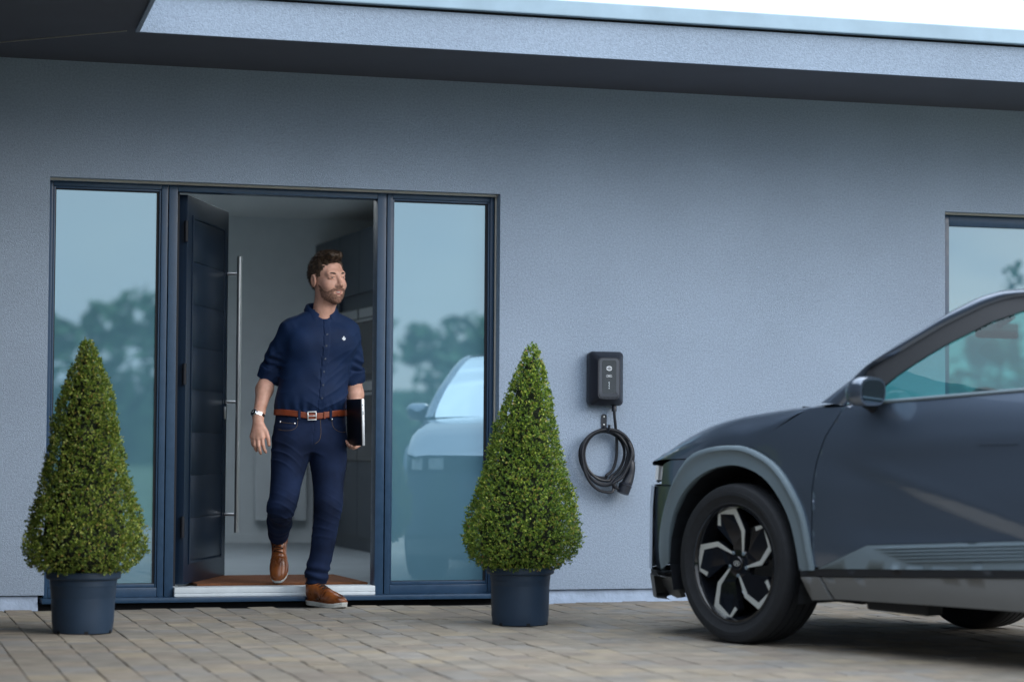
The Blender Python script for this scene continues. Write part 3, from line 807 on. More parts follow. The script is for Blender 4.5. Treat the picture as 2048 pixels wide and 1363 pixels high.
# ================================================================== CAR (local: x forward from the front axle, y to its left, z up)
PAINT = mat('car_paint', (0.102, 0.138, 0.195), rough=0.30, metal=0.68, coat=1.0, coat_r=0.015)
PAINT.node_tree.nodes['Principled BSDF'].inputs['Coat IOR'].default_value = 1.7
CLAD = mat('car_cladding', (0.155, 0.205, 0.240), rough=0.50, metal=0.2, bump=0.05, bscale=700)
SILLG = mat('car_sill', (0.17, 0.178, 0.183), rough=0.5, metal=0.2, bump=0.05, bscale=500)
BLKP = mat('car_black_plastic', (0.010, 0.012, 0.016), rough=0.55)
BLKG = mat('car_gloss_black', (0.006, 0.007, 0.010), rough=0.08, coat=0.5)
RUBBER = mat('tyre_rubber', (0.011, 0.013, 0.017), rough=0.72, var=0.2, vscale=40, bump=0.08, bscale=300)
ALLOY = mat('machined_alloy', (0.80, 0.84, 0.84), rough=0.32, metal=0.7)
CABIN = mat('cabin_trim', (0.016, 0.018, 0.022), rough=0.75)
SEATM = mat('seat_fabric', (0.04, 0.045, 0.05), rough=0.85, bump=0.2, bscale=300)
DRL = mat('lamp_white', (0.82, 0.86, 0.9), rough=0.25, coat=0.8)
TAIL = mat('lamp_red', (0.25, 0.01, 0.012), rough=0.2, coat=0.8)
def glass_mat(name, tint, refl_ior=1.6):
    m = bpy.data.materials.new(name); m.use_nodes = True; n = m.node_tree
    n.nodes.remove(n.nodes['Principled BSDF'])
    t = n.nodes.new('ShaderNodeBsdfTransparent'); t.inputs['Color'].default_value = (*tint, 1)
    g = n.nodes.new('ShaderNodeBsdfGlossy'); g.inputs['Roughness'].default_value = 0.0; g.inputs['Color'].default_value = (0.9, 0.97, 1, 1)
    f = n.nodes.new('ShaderNodeFresnel'); f.inputs['IOR'].default_value = refl_ior
    mx_ = n.nodes.new('ShaderNodeMixShader')
    n.links.new(f.outputs[0], mx_.inputs[0]); n.links.new(t.outputs[0], mx_.inputs[1]); n.links.new(g.outputs[0], mx_.inputs[2])
    n.links.new(mx_.outputs[0], n.nodes['Material Output'].inputs['Surface'])
    return m
CGLASS = glass_mat('car_window_glass', (0.36, 0.80, 0.76))
WGLASS = glass_mat('windscreen_glass', (0.45, 0.72, 0.70), 1.45)

def hermite(x, xs, ys):
    if x <= xs[0]: return ys[0]
    if x >= xs[-1]: return ys[-1]
    i = 0
    while xs[i + 1] < x: i += 1
    def sl(k):
        if k == 0: return (ys[1] - ys[0]) / (xs[1] - xs[0])
        if k == len(xs) - 1: return (ys[-1] - ys[-2]) / (xs[-1] - xs[-2])
        a = (ys[k] - ys[k - 1]) / (xs[k] - xs[k - 1]); b = (ys[k + 1] - ys[k]) / (xs[k + 1] - xs[k])
        return 0 if a * b <= 0 else 2 * a * b / (a + b)
    h = xs[i + 1] - xs[i]; t = (x - xs[i]) / h
    return ((2 * t ** 3 - 3 * t * t + 1) * ys[i] + (t ** 3 - 2 * t * t + t) * h * sl(i) + (-2 * t ** 3 + 3 * t * t) * ys[i + 1] + (t ** 3 - t * t) * h * sl(i + 1))
_PU = [-3.82, -3.6, -3.3, -3.0, -1.5, -.4, .2, .45, .6, .7, .78]; _PV = [.70, .84, .90, .925, .925, .93, .925, .905, .865, .81, .72]
_SW = [.15, .25, .38, .5, .72, .85, .95, 1.05, 1.12, 1.2, 1.3, 1.4, 1.52, 1.62]; _SD = [-.10, -.045, -.005, 0, 0, -.012, -.022, -.045, -.065, -.092, -.128, -.168, -.225, -.285]
def sstep(a, b, x):
    t = min(1, max(0, (x - a) / (b - a))); return t * t * (3 - 2 * t)
def side(u, w):
    v = hermite(u, _PU, _PV) + hermite(w, _SW, _SD)
    if -2.6 < u < -.5 and .45 < w < 1.0:                      # sculpted door: dip below the Z-shaped crease
        wz = .795 + (u + 1.106) * .238
        f = sstep(-.55, -.9, u) * sstep(-2.6, -2.3, u) if False else sstep(.55, .9, -u) * (1 - sstep(2.2, 2.6, -u))
        v -= .018 * f * sstep(-.01, .07, wz - w) * sstep(.47, .60, w)
        wc = .92 + (-.559 - u) * .092
        v -= .010 * f * sstep(0, .10, wc - w) * (1 - sstep(-.04, .04, wz - w))
    return v

CPSI = R(21)
CSL = .03                        # the body sits slightly nose-up
_F0 = Vector((-math.sin(CPSI), math.cos(CPSI), CSL * math.cos(CPSI))).normalized()
_L0 = Vector((-math.cos(CPSI), -math.sin(CPSI), -CSL * math.sin(CPSI))); _L0 = (_L0 - _F0 * _L0.dot(_F0)).normalized()
_U0 = _F0.cross(_L0)
_O = Vector((3.491, -2.321, -0.0085)); CK = .948
car = empty('parked_car', (0, 0, 0), 'dark grey electric crossover parked nose towards the wall, at right beside the charger', 'car', world=False)
car.matrix_world = Matrix(((_F0.x, _L0.x, _U0.x, _O.x), (_F0.y, _L0.y, _U0.y, _O.y), (_F0.z, _L0.z, _U0.z, _O.z), (0, 0, 0, 1))) @ Matrix.Scale(CK, 4)

def inside(pt, poly):
    x, y = pt; c = False; n = len(poly)
    for i in range(n):
        x1, y1 = poly[i]; x2, y2 = poly[(i + 1) % n]
        if (y1 > y) != (y2 > y) and x < (x2 - x1) * (y - y1) / (y2 - y1) + x1: c = not c
    return c
def resample(poly, step):
    out = []
    n = len(poly)
    for i in range(n):
        a = Vector(poly[i]); b = Vector(poly[(i + 1) % n]); k = max(1, int((b - a).length / step))
        for j in range(k): out.append(a + (b - a) * (j / k))
    return out
def panel(name, poly, mt, parent, sgn=1, off=0.0, step=.045, rim=.016, holes=(), fn=None, label=None):
    fn = fn or side
    bd = resample(poly, step); nb = len(bd)
    pts = list(bd); edges = [(i, (i + 1) % nb) for i in range(nb)]
    hb = []
    for h in holes:
        hr = resample(h, step); s0 = len(pts); pts += hr
        edges += [(s0 + i, s0 + (i + 1) % len(hr)) for i in range(len(hr))]
    us = [p[0] for p in poly]; ws = [p[1] for p in poly]
    x = min(us) + step * .5
    while x < max(us):
        y = min(ws) + step * .5
        while y < max(ws):
            if inside((x, y), poly) and min((Vector((x, y)) - q).length for q in pts[:nb]) > step * .45: pts.append(Vector((x, y)))
            y += step
        x += step
    r = delaunay_2d_cdt([Vector(p) for p in pts], edges, [], 0, 1e-6)
    V2, F2 = r[0], r[2]
    fs = []
    for f in F2:
        c = sum((V2[i] for i in f), Vector((0, 0))) / len(f)
        if inside(c, poly) and not any(inside(c, h) for h in holes):
            a = (V2[f[1]] - V2[f[0]]).cross(V2[f[2]] - V2[f[0]])
            ccw = a > 0
            # u to the left in view from +y: outward +y needs clockwise in (u,w)
            f = tuple(f) if (ccw != (sgn > 0)) else tuple(reversed(f))
            fs.append(f)
    vs = [(p.x, sgn * (fn(p.x, p.y) + off), p.y) for p in V2]
    if rim:                                   # turned-in edge
        cnt = {}
        for f in fs:
            for i in range(len(f)):
                e = (f[i], f[(i + 1) % len(f)]); cnt[e] = cnt.get(e, 0) + 1
        bnd = [e for e in cnt if (e[1], e[0]) not in cnt]
        mp_ = {}
        for (a, b) in bnd:
            for i in (a, b):
                if i not in mp_:
                    p = vs[i]; mp_[i] = (len(vs), len(vs) + 1); vs.append(p); vs.append((p[0], p[1] - sgn * rim, p[2]))
            fs.append((mp_[b][0], mp_[a][0], mp_[a][1], mp_[b][1]))
    o = mesh_obj(name, vs, fs, mt, parent, smooth=True)
    if label: o['label'] = label
    return o
def loft(rows, flip=False):
    """rows of equal-length point lists -> verts, quad faces"""
    n = len(rows[0]); vs = [p for r_ in rows for p in r_]; fs = []
    for i in range(len(rows) - 1):
        for k in range(n - 1):
            f = (i * n + k, i * n + k + 1, (i + 1) * n + k + 1, (i + 1) * n + k)
            fs.append(tuple(reversed(f)) if flip else f)
    return vs, fs
def lerp(a, b, t): return tuple(x + (y - x) * t for x, y in zip(a, b))

arch_out = [(.545, .297), (.526, .485), (.45, .675), (.326, .838), (.183, .895), (.013, .914), (-.116, .901), (-.262, .847), (-.371, .763), (-.461, .643), (-.507, .522), (-.539, .378)]
arch_in = [(.463, .343), (.446, .503), (.39, .625), (.294, .721), (.161, .792), (.011, .821), (-.118, .803), (-.228, .757), (-.32, .673), (-.383, .577), (-.421, .467), (-.44, .369)]
def smooth2(P, n=3): return [(p.x, p.y) for p in [Vector((q.x, q.y)) for q in catmull([(a, b, 0) for a, b in P], n)]]
ao = smooth2(arch_out); ai = smooth2(arch_in)
glass_f = [(-.846, 1.136), (-.848, 1.196), (-.903, 1.24), (-.984, 1.293), (-1.06, 1.337), (-1.131, 1.376), (-1.261, 1.435), (-1.348, 1.476), (-1.501, 1.521), (-1.70, 1.543), (-1.70, 1.203), (-1.619, 1.194), (-1.355, 1.17), (-1.096, 1.153)]
glass_r = [(-1.80, 1.211), (-1.80, 1.548), (-2.2, 1.535), (-2.45, 1.50), (-2.68, 1.43), (-2.80, 1.275), (-2.3, 1.245)]
frame_o = [(-.665, 1.110), (-.742, 1.281), (-.866, 1.34), (-.958, 1.389), (-1.046, 1.438), (-1.134, 1.484), (-1.223, 1.524), (-1.31, 1.558), (-1.466, 1.586), (-1.8, 1.592), (-2.3, 1.578), (-2.7, 1.50), (-2.88, 1.36), (-2.92, 1.282), (-2.3, 1.243), (-1.75, 1.204), (-1.674, 1.194), (-.879, 1.129)]
belt = lambda u: float(np.interp(-u, [.665, .879, 1.674, 2.9], [1.110, 1.129, 1.194, 1.29]))
stt = lambda u: .383 + (-.552 - min(u, -.44)) * .069 if u > -1.75 else .466 + (-1.75 - u) * .02      # top of the black strip
for sg in (1, -1):
    fd = [(-.525, .395), (-.520, .733), (-.534, .857), (-.574, .972), (-.655, 1.108), (-.879, 1.127), (-1.674, 1.192), (-1.748, 1.199), (-1.752, .586), (-.853, .511), (-.565, .392)]
    fdo = panel('front_door', fd, PAINT, car, sg, rim=.02, step=.024)
    panel('rear_door', [(-1.757, .587), (-1.754, 1.200), (-2.3, 1.239), (-2.72, 1.27), (-2.70, 1.05), (-2.55, .86), (-2.47, .70), (-2.45, .615)], PAINT, car, sg, rim=.02)
    # lower door cladding with raised ribs
    cl_f = panel('door_cladding', [(-.560, .386), (-.853, .508), (-1.750, .583), (-1.750, .466)], CLAD, car, sg, off=.006, rim=.012)
    panel('door_cladding', [(-1.756, .584), (-2.44, .612), (-2.43, .48), (-1.756, .467)], CLAD, car, sg, off=.006, rim=.012)
    for k in range(5):
        u0 = -.895 - .040 * k; rb_ = MB(); rows = []
        for j in range(13):
            u = u0 + (-1.744 - u0) * j / 12
            wt = .508 + (-.853 - u) * .0836 - .014 - k * .0145
            tpr = min(1, j / 1.5)
            rows.append([(u, sg * (side(u, wt + d_) + .0062 + e_ * tpr), wt + d_) for d_, e_ in ((.0045, 0), (.0028, .011), (-.0028, .011), (-.0050, 0))])
        v_, f_ = loft(rows, sg < 0)
        mesh_obj('cladding_rib', v_, f_, CLAD, cl_f)
    panel('trim_strip', [(-.445, stt(-.445) + .002), (-1.75, .463), (-2.44, .476), (-2.44, .446), (-1.75, .432), (-.448, .345)], BLKP, car, sg, off=.004, rim=.012)
    panel('sill', [(-.572, .349), (-1.75, .430), (-2.44, .444), (-2.42, .315), (-1.75, .292), (-1.2, .276), (-.625, .255)], SILLG, car, sg, off=.0, rim=.03)
    MB().box(-1.10, -.74, sg * .76 - .05, sg * .76 + .05, .215, .275, .015).build('jacking_rail', BLKP, car)
    # fender
    fe = [(-.432, 1.092), (-.212, .972), (-.060, .902)] + [q for q in ao if q[0] < -.07] + [(-.518, .385), (-.513, .733), (-.527, .857), (-.567, .972), (-.648, 1.104)]
    panel('fender', [(a, b + (.004 if -.4 < a < -.08 and b > .7 else 0)) for a, b in fe], PAINT, car, sg, rim=.02)
    # wheel-arch cladding: flared ring with rolled inner lip
    def arch(outer, inner, nm, u0=0.0):
        rows = []
        n = len(outer)
        for i in range(n):
            o_, i_ = outer[i], inner[i]
            row = []
            for t, d_ in ((0, -.010), (0, .012), (.10, .019), (.22, .020), (.30, .012), (.6, .006), (.97, .003), (1.0, -.004), (1.0, -.075)):
                u, w_ = o_[0] + (i_[0] - o_[0]) * t, o_[1] + (i_[1] - o_[1]) * t
                row.append((u, sg * (side(u, w_) + d_), w_))
            rows.append(row)
        v_, f_ = loft(rows, sg > 0)
        return mesh_obj(nm, v_, f_, CLAD, car, smooth=True, angle=50)
    arch(ao, ai, 'wheel_arch')
    panel('arch_foot', [(-.449, .342), (-.548, .349), (-.566, .345), (-.600, .270), (-.615, .252), (-.487, .240)], SILLG, car, sg, off=.008, rim=.05)
    # rear arch
    ro = [(-2.455, .38), (-2.475, .52), (-2.53, .65), (-2.62, .76), (-2.74, .845), (-2.88, .90), (-3.01, .914), (-3.15, .90), (-3.28, .85), (-3.39, .765), (-3.47, .64), (-3.52, .5), (-3.53, .36)]
    ri = [(-2.56, .36), (-2.58, .47), (-2.62, .575), (-2.69, .675), (-2.78, .755), (-2.89, .803), (-3.01, .821), (-3.13, .80), (-3.24, .75), (-3.33, .67), (-3.40, .57), (-3.435, .46), (-3.44, .345)]
    arch(smooth2(ro), smooth2(ri), 'wheel_arch')
    panel('quarter_panel', [(-2.735, 1.272), (-2.71, 1.05), (-2.56, .87)] + [q for q in smooth2(ro) if q[0] < -2.56 and q[1] > .4] + [(-3.60, .50), (-3.72, .60), (-3.74, .9), (-3.66, 1.06), (-3.45, 1.20), (-2.95, 1.284)], PAINT, car, sg, rim=.02)
    # greenhouse
    panel('window_frame', frame_o, BLKP, car, sg, off=-.004, rim=.012, holes=(glass_f, glass_r))
    panel('side_window', glass_f, CGLASS, car, sg, off=-.010, rim=0, step=.09)
    panel('side_window', glass_r, CGLASS, car, sg, off=-.010, rim=0, step=.09)
    rows = []
    for j in range(25):
        u = -.86 - (1.742 - .86) * j / 24
        w_ = belt(u)
        rows.append([(u, sg * (side(u, w_) + e_), w_ + d_) for d_, e_ in ((.010, -.004), (.010, .004), (.004, .009), (-.003, .009), (-.006, .001))])
    v_, f_ = loft(rows, sg < 0); mesh_obj('belt_moulding', v_, f_, CLAD, car, smooth=True)
    # painted A-pillar and roof rail
    sil = [(-.50, .865, 1.118), (-.607, .839, 1.195), (-.729, .806, 1.285), (-.853, .77, 1.374), (-.987, .736, 1.449), (-1.076, .709, 1.506), (-1.199, .673, 1.568), (-1.288, .653, 1.598), (-1.42, .642, 1.612), (-1.9, .632, 1.616), (-2.5, .622, 1.600), (-3.0, .60, 1.562), (-3.42, .57, 1.49)]
    low = [(-.63, .868, 1.112), (-.675, .850, 1.175), (-.742, .811, 1.281), (-.866, .788, 1.338), (-1.0, .756, 1.412), (-1.1, .731, 1.466), (-1.223, .703, 1.522), (-1.31, .682, 1.556), (-1.466, .663, 1.586), (-1.9, .660, 1.590), (-2.4, .655, 1.572), (-2.75, .66, 1.49), (-3.20, .66, 1.36)]
    A = catmull(sil, 4); B = catmull(low, 4); rows = []
    for a, b in zip(A, B):
        m_ = (a + b) / 2 + Vector((0, .030, .004))
        row = [Vector((a.x, a.y - .05, a.z + .004)), a + Vector((0, -.02, .006)), a, a * .75 + b * .25 + Vector((0, .008, .003)), m_ * .6 + (a + b) / 2 * .4, a * .25 + b * .75 + Vector((0, .006, .002)), b, b + Vector((0, -.02, -.01))]
        rows.append([(p.x, sg * p.y, p.z) for p in row])
    v_, f_ = loft(rows, sg < 0); mesh_obj('roof_rail', v_, f_, PAINT, car, smooth=True)
    # C-pillar
    v_, f_ = loft([[(-2.72, sg * .80, 1.50), (-2.9, sg * .79, 1.36), (-2.98, sg * .825, 1.285)], [(-3.2, sg * .66, 1.40), (-3.35, sg * .73, 1.28), (-3.46, sg * .80, 1.2)], [(-3.42, sg * .57, 1.49), (-3.55, sg * .70, 1.25), (-3.66, sg * .78, 1.06)]], sg > 0)
    mesh_obj('rear_pillar', v_, f_, PAINT, car, smooth=True)
    # door handle recess with flush bar
    hq = [(u, sg * (side(u, w_) + e_), w_) for e_ in (.0035, -.01) for u, w_ in ((-1.448, .962), (-1.448, .985), (-1.655, .994), (-1.655, .971))]
    hf = [(0, 1, 2, 3), (0, 4, 5, 1), (1, 5, 6, 2), (2, 6, 7, 3), (3, 7, 4, 0)]
    mesh_obj('door_handle', hq, hf if sg < 0 else [tuple(reversed(f)) for f in hf], PAINT, fdo)
    # mirror
    mr_ = MB()
    rows = []
    for (u, c, hw_, hh, wz) in ((-.775, .955, .010, .008, 1.165), (-.785, .955, .050, .034, 1.167), (-.81, .955, .074, .055, 1.170), (-.845, .955, .083, .064, 1.173), (-.880, .955, .084, .066, 1.174), (-.902, .955, .079, .060, 1.174)):
        rows.append([(u + .03 * math.cos(R(a)) * (1 if math.cos(R(a)) > 0 else 0) * 0, sg * (c + hw_ * (abs(math.cos(R(a))) ** .6) * (1 if math.cos(R(a)) > 0 else -1)), wz + hh * (abs(math.sin(R(a))) ** .7) * (1 if math.sin(R(a)) > 0 else -1)) for a in range(0, 361, 15)])
    v_, f_ = loft(rows, sg > 0); n_ = 25
    mo_ = mesh_obj('door_mirror', v_ , f_ + [tuple(range(5 * n_, 6 * n_ - 1)) if sg > 0 else tuple(reversed(range(5 * n_, 6 * n_ - 1)))], PAINT, car, smooth=True, angle=50)
    rows2 = [(-.9045, sg * (.955 + .069 * (abs(math.cos(R(a))) ** .6) * (1 if math.cos(R(a)) > 0 else -1)), 1.174 + .050 * (abs(math.sin(R(a))) ** .7) * (1 if math.sin(R(a)) > 0 else -1)) for a in range(0, 360, 15)]
    mesh_obj('mirror_glass', rows2, [tuple(range(24)) if sg > 0 else tuple(reversed(range(24)))], mat('mirror_silver', (.20, .26, .30), rough=.03, metal=1), mo_)
    MB().tube([(-.80, sg * .83, 1.10), (-.83, sg * .89, 1.112), (-.845, sg * .935, 1.13)], [.03, .026, .03], 10).build('mirror_foot', BLKP, mo_, smooth=True)
    MB().add([(-.70, sg * .853, 1.112), (-.845, sg * .845, 1.130), (-.845, sg * .822, 1.215), (-.742, sg * .818, 1.27)], [(0, 1, 2, 3)] if sg > 0 else [(3, 2, 1, 0)]).build('mirror_base', BLKP, mo_)
    # wheel housing
    rows = []
    for k in range(15):
        a = R(-20 + 220 * k / 14)
        rows.append([(.44 * math.cos(a), sg * v_y, .37 + .45 * math.sin(a)) for v_y in (.91, .55)])
    v_, f_ = loft(rows, sg > 0); mesh_obj('wheel_housing', v_, f_ , BLKP, car)
    mesh_obj('wheel_housing', [(x - 3.0, y, z) for x, y, z in v_], f_, BLKP, car)
    MB().box(-.44, .44, sg * .50 - .02, sg * .50 + .02, .2, .84).build('inner_fender', BLKP, car)
# bonnet: clamshell, one surface from centre to both lower edges
S_u = [-.52, -.326, -.11, .074, .263, .398, .496, .594, .675, .72]; S_w = [1.108, 1.098, 1.074, 1.047, 1.007, .960, .912, .862, .826, .81]
L_u = [-.52, -.432, -.212, -.060, .013, .183, .326, .469, .64, .72]; L_w = [1.100, 1.090, .976, .906, .918, .899, .842, .834, .818, .80]
rows = []
ulist = [-.52, -.47, -.42, -.36, -.30, -.22, -.14, -.06, .02, .10, .18, .26, .33, .40, .46, .52, .58, .63, .665, .69]
def bon(u):
    sw = hermite(u, S_u, S_w); lw = min(hermite(u, L_u, L_w), sw - .006)
    vs_ = hermite(u, [-.6, 0, .4, .6, .7], [.775, .77, .755, .73, .70])
    ve = hermite(u, _PU, _PV) + hermite(lw, _SW, _SD)
    fwd = max(0, (u + .1) / .8); cu = .155 * fwd ** 2           # centre reaches further forward
    top = hermite(u, S_u, S_w)
    half = []
    for (fv, dz) in ((0, .030), (.2, .029), (.4, .026), (.6, .020), (.8, .012), (.92, .005), (1.0, 0)):
        half.append((u + cu * (1 - fv ** 2.4), vs_ * fv, sw + dz - cu * .28 * (1 - fv ** 2)))
    for t in (.18, .4, .65, .85, 1.0):
        a = t * math.pi / 2
        half.append((u, vs_ + (ve - vs_) * math.sin(a), sw + (lw - sw) * (1 - math.cos(a))))
    return half
for u in ulist:
    h = bon(u)
    rows.append([(x, -y, z) for x, y, z in reversed(h[1:])] + h)
v_, f_ = loft(rows)
bn = mesh_obj('bonnet', v_, [tuple(reversed(f)) for f in f_], PAINT, car, smooth=True, angle=60)
e = bon(ulist[-1]); fr_ = [(x, -y, z) for x, y, z in reversed(e[1:])] + e
v_, f_ = loft([fr_, [(x - .004, y * .995, z - .012) for x, y, z in fr_], [(x - .05, y * .98, z - .016) for x, y, z in fr_]]); mesh_obj('bonnet_lip', v_, f_, PAINT, bn, smooth=True)
# front: black lamp band, lamps, bumper, lower valance
FV = [0, .3, .5, .65, .75, .82, .875, .905]; FU = [.845, .84, .826, .800, .757, .692, .610, .545]
def front(v, w, d=0): return hermite(abs(v), FV, FU) - .10 * max(0, w - .60) - .25 * max(0, .30 - w) + d
def front_band(name, w0, w1, mt, d=0, vm=.905, n=41, m=5, lip=.02, inset=0):
    rows = []
    for j in range(m + 1):
        w_ = w0 + (w1 - w0) * j / m
        rows.append([(front(v, w_, d), v - (inset if v > 0 else -inset) * 0, w_) for v in [-vm + 2 * vm * k / (n - 1) for k in range(n)]])
    rows = [[(x - lip, y, z) for x, y, z in rows[0]]] + rows + [[(x - lip, y, z) for x, y, z in rows[-1]]]
    v_, f_ = loft(rows)
    return mesh_obj(name, v_, f_, mt, car, smooth=True, angle=50)
front_band('lamp_band', .715, .805, BLKG, -.035, .86)
front_band('front_bumper', .300, .700, PAINT, 0, .878, m=8)
for sg in (1, -1):
    panel('bumper_corner', [(.616, .301), (.612, .50), (.608, .699), (.437, .706), (.452, .672), (.500, .566), (.528, .485), (.547, .301)], PAINT, car, sg, off=.0, rim=.02, step=.03)
    panel('lamp_surround', [(.545, .706), (.535, .806), (.470, .828), (.335, .836), (.40, .765), (.432, .712)], PAINT, car, sg, off=-.006, rim=.02, step=.03)
front_band('bumper_groove', .272, .297, BLKP, -.012, .90, m=2)
front_band('lower_valance', .165, .269, SILLG, 0, .885, m=4, lip=.10)
for sg in (1, -1):
    panel('valance_corner', [(.612, .268), (.602, .215), (.570, .178), (.50, .166), (.452, .176), (.462, .268)], SILLG, car, sg, off=.0, rim=.03, step=.03)
gr = MB()
for v in np.linspace(-.5, .5, 21): gr.box(front(v, .4) - .01, front(v, .4) + .003, v - .014, v + .014, .335, .40)
gr.build('air_intake', BLKP, car)
for sg in (1, -1):
    for (v0, v1) in ((.765, .845), (.62, .72)):
        mb = MB()
        for (a, b) in ((v0, v1),):
            p = [(front(v, w_, -.018), sg * v, w_) for v, w_ in ((a, .722), (b, .728), (b, .796), (a, .800))]
            q = [(x - .05, y, z) for x, y, z in p]
            mb.add(p + q, [(0, 1, 2, 3), (0, 4, 5, 1), (1, 5, 6, 2), (2, 6, 7, 3), (3, 7, 4, 0)])
        mb.build('headlamp', DRL, car)
# windscreen, roof, rear
sil = [(-.50, .80, 1.118), (-.607, .80, 1.195), (-.729, .775, 1.285), (-.853, .742, 1.374), (-.987, .706, 1.449), (-1.076, .68, 1.506), (-1.199, .643, 1.568), (-1.288, .62, 1.600)]
A = catmull(sil, 3); rows = []
for i, a in enumerate(A):
    t = i / (len(A) - 1); cu = .26 * (1 - t) + .10 * t; cwz = .0 * (1 - t) + .022 * t
    rows.append([(a.x + cu * (1 - (v * v)), a.y * v, a.z + cwz * (1 - v * v) + (.012 * math.sin(math.pi * t)) * (1 - v * v)) for v in [-1 + k / 8 for k in range(17)]])
v_, f_ = loft(rows); mesh_obj('windscreen', v_, [tuple(reversed(f)) for f in f_], WGLASS, car, smooth=True)
rows = [[(a[0], a[1], a[2] - .03) for a in rows[0]]] + [rows[0]]
cw = []
for (uu, zz) in ((0, 0), (.10, -.012)): cw.append([(x + uu, y, z - .004 + zz) for x, y, z in rows[1]])
v_, f_ = loft(cw); mesh_obj('cowl', v_, f_, BLKP, car)
rows = []
for (u, v0, w0) in ((-1.28, .625, 1.603), (-1.42, .612, 1.617), (-1.9, .602, 1.621), (-2.5, .592, 1.605), (-3.0, .57, 1.568), (-3.44, .54, 1.498)):
    rows.append([(u + (.10 if u > -1.3 else 0) * (1 - v * v), v0 * v, w0 + .022 * (1 - v * v)) for v in [-1 + k / 6 for k in range(13)]])
v_, f_ = loft(rows); mesh_obj('roof', v_, [tuple(reversed(f)) for f in f_], PAINT, car, smooth=True)
rows = []
for (u, v0, w0) in ((-3.40, .54, 1.488), (-3.50, .60, 1.33), (-3.62, .68, 1.14), (-3.68, .74, 1.05)): rows.append([(u - .05 * (1 - v * v), v0 * v, w0) for v in [-1 + k / 6 for k in range(13)]])
v_, f_ = loft(rows); mesh_obj('rear_window', v_, [tuple(reversed(f)) for f in f_], WGLASS, car, smooth=True)
def rear_band(nm, w0, w1, mt, d=0):
    rows = []
    for j in range(4):
        w_ = w0 + (w1 - w0) * j / 3
        rows.append([(-3.79 + d + .16 * abs(v / .9) ** 5 + .12 * max(0, w_ - .9), v, w_) for v in [-.88 + 1.76 * k / 20 for k in range(21)]])
    v_, f_ = loft(rows); mesh_obj(nm, v_, [tuple(reversed(f)) for f in f_], mt, car, smooth=True)
rear_band('tailgate', .68, 1.06, PAINT); rear_band('tail_lamp_bar', .95, 1.02, TAIL, -.006); rear_band('rear_bumper', .22, .677, CLAD, -.01)
MB().box(-3.7, .45, -.74, .74, .300, .33).build('underbody', BLKP, car)
# cabin
tub = MB(); tub.box(-3.3, -.32, -.80, -.775, .30, 1.10); tub.box(-3.3, -.32, .775, .80, .30, 1.10); tub.box(-3.3, -.32, -.774, .774, .331, .36); tub.box(-.36, -.32, -.774, .774, .361, 1.07); tub.box(-3.3, -3.26, -.774, .774, .361, 1.0)
tub.build('cabin_tub', CABIN, car)
MB().box(-.85, -.361, -.77, .77, .75, 1.075, .05).build('dashboard', CABIN, car, smooth=True)
MB().box(-.98, -.95, -.08, .50, 1.05, 1.17, .01).build('display_screen', BLKG, car)
sw = MB()
Ms = Matrix.Translation((-1.10, .37, 1.02)) @ Matrix.Rotation(R(-65), 4, 'Y')
sw.tube([(.185 * math.cos(R(a)), .185 * math.sin(R(a)), 0) for a in range(0, 360, 15)], .016, 8, closed=True, M=Ms); sw.box(-.17, .17, -.03, .03, -.02, .0, .01, M=Ms); sw.box(-.05, .05, -.06, .06, -.03, .012, .01, M=Ms)
sw.build('steering_wheel', CABIN, car, smooth=True)
MB().box(-.79, -.75, -.13, .13, 1.425, 1.495, .012).build('rear_view_mirror', CABIN, car, smooth=True)
MB().tube([(-.78, 0, 1.49), (-.86, 0, 1.53)], .02, 8).build('mirror_stalk', CABIN, car)
for y in (.37, -.37):
    st = MB(); st.box(-1.95, -1.40, y - .25, y + .25, .34, .62, .06)
    Mb = Matrix.Translation((-1.93, y, .60)) @ Matrix.Rotation(R(-20), 4, 'Y'); st.box(-.07, .07, -.24, .24, 0, .60, .05, M=Mb); st.box(-.05, .05, -.13, .13, .63, .82, .04, M=Mb)
    st.build('front_seat', SEATM, car, smooth=True)
bs = MB(); bs.box(-2.95, -2.45, -.62, .62, .34, .62, .06); Mb = Matrix.Translation((-2.92, 0, .60)) @ Matrix.Rotation(R(-24), 4, 'Y'); bs.box(-.07, .07, -.62, .62, 0, .62, .05, M=Mb)
bs.build('rear_seat', SEATM, car, smooth=True)
hl = MB(); hl.box(-3.2, -1.40, -.585, .585, 1.565, 1.580); hl.build('headliner', CABIN, car)
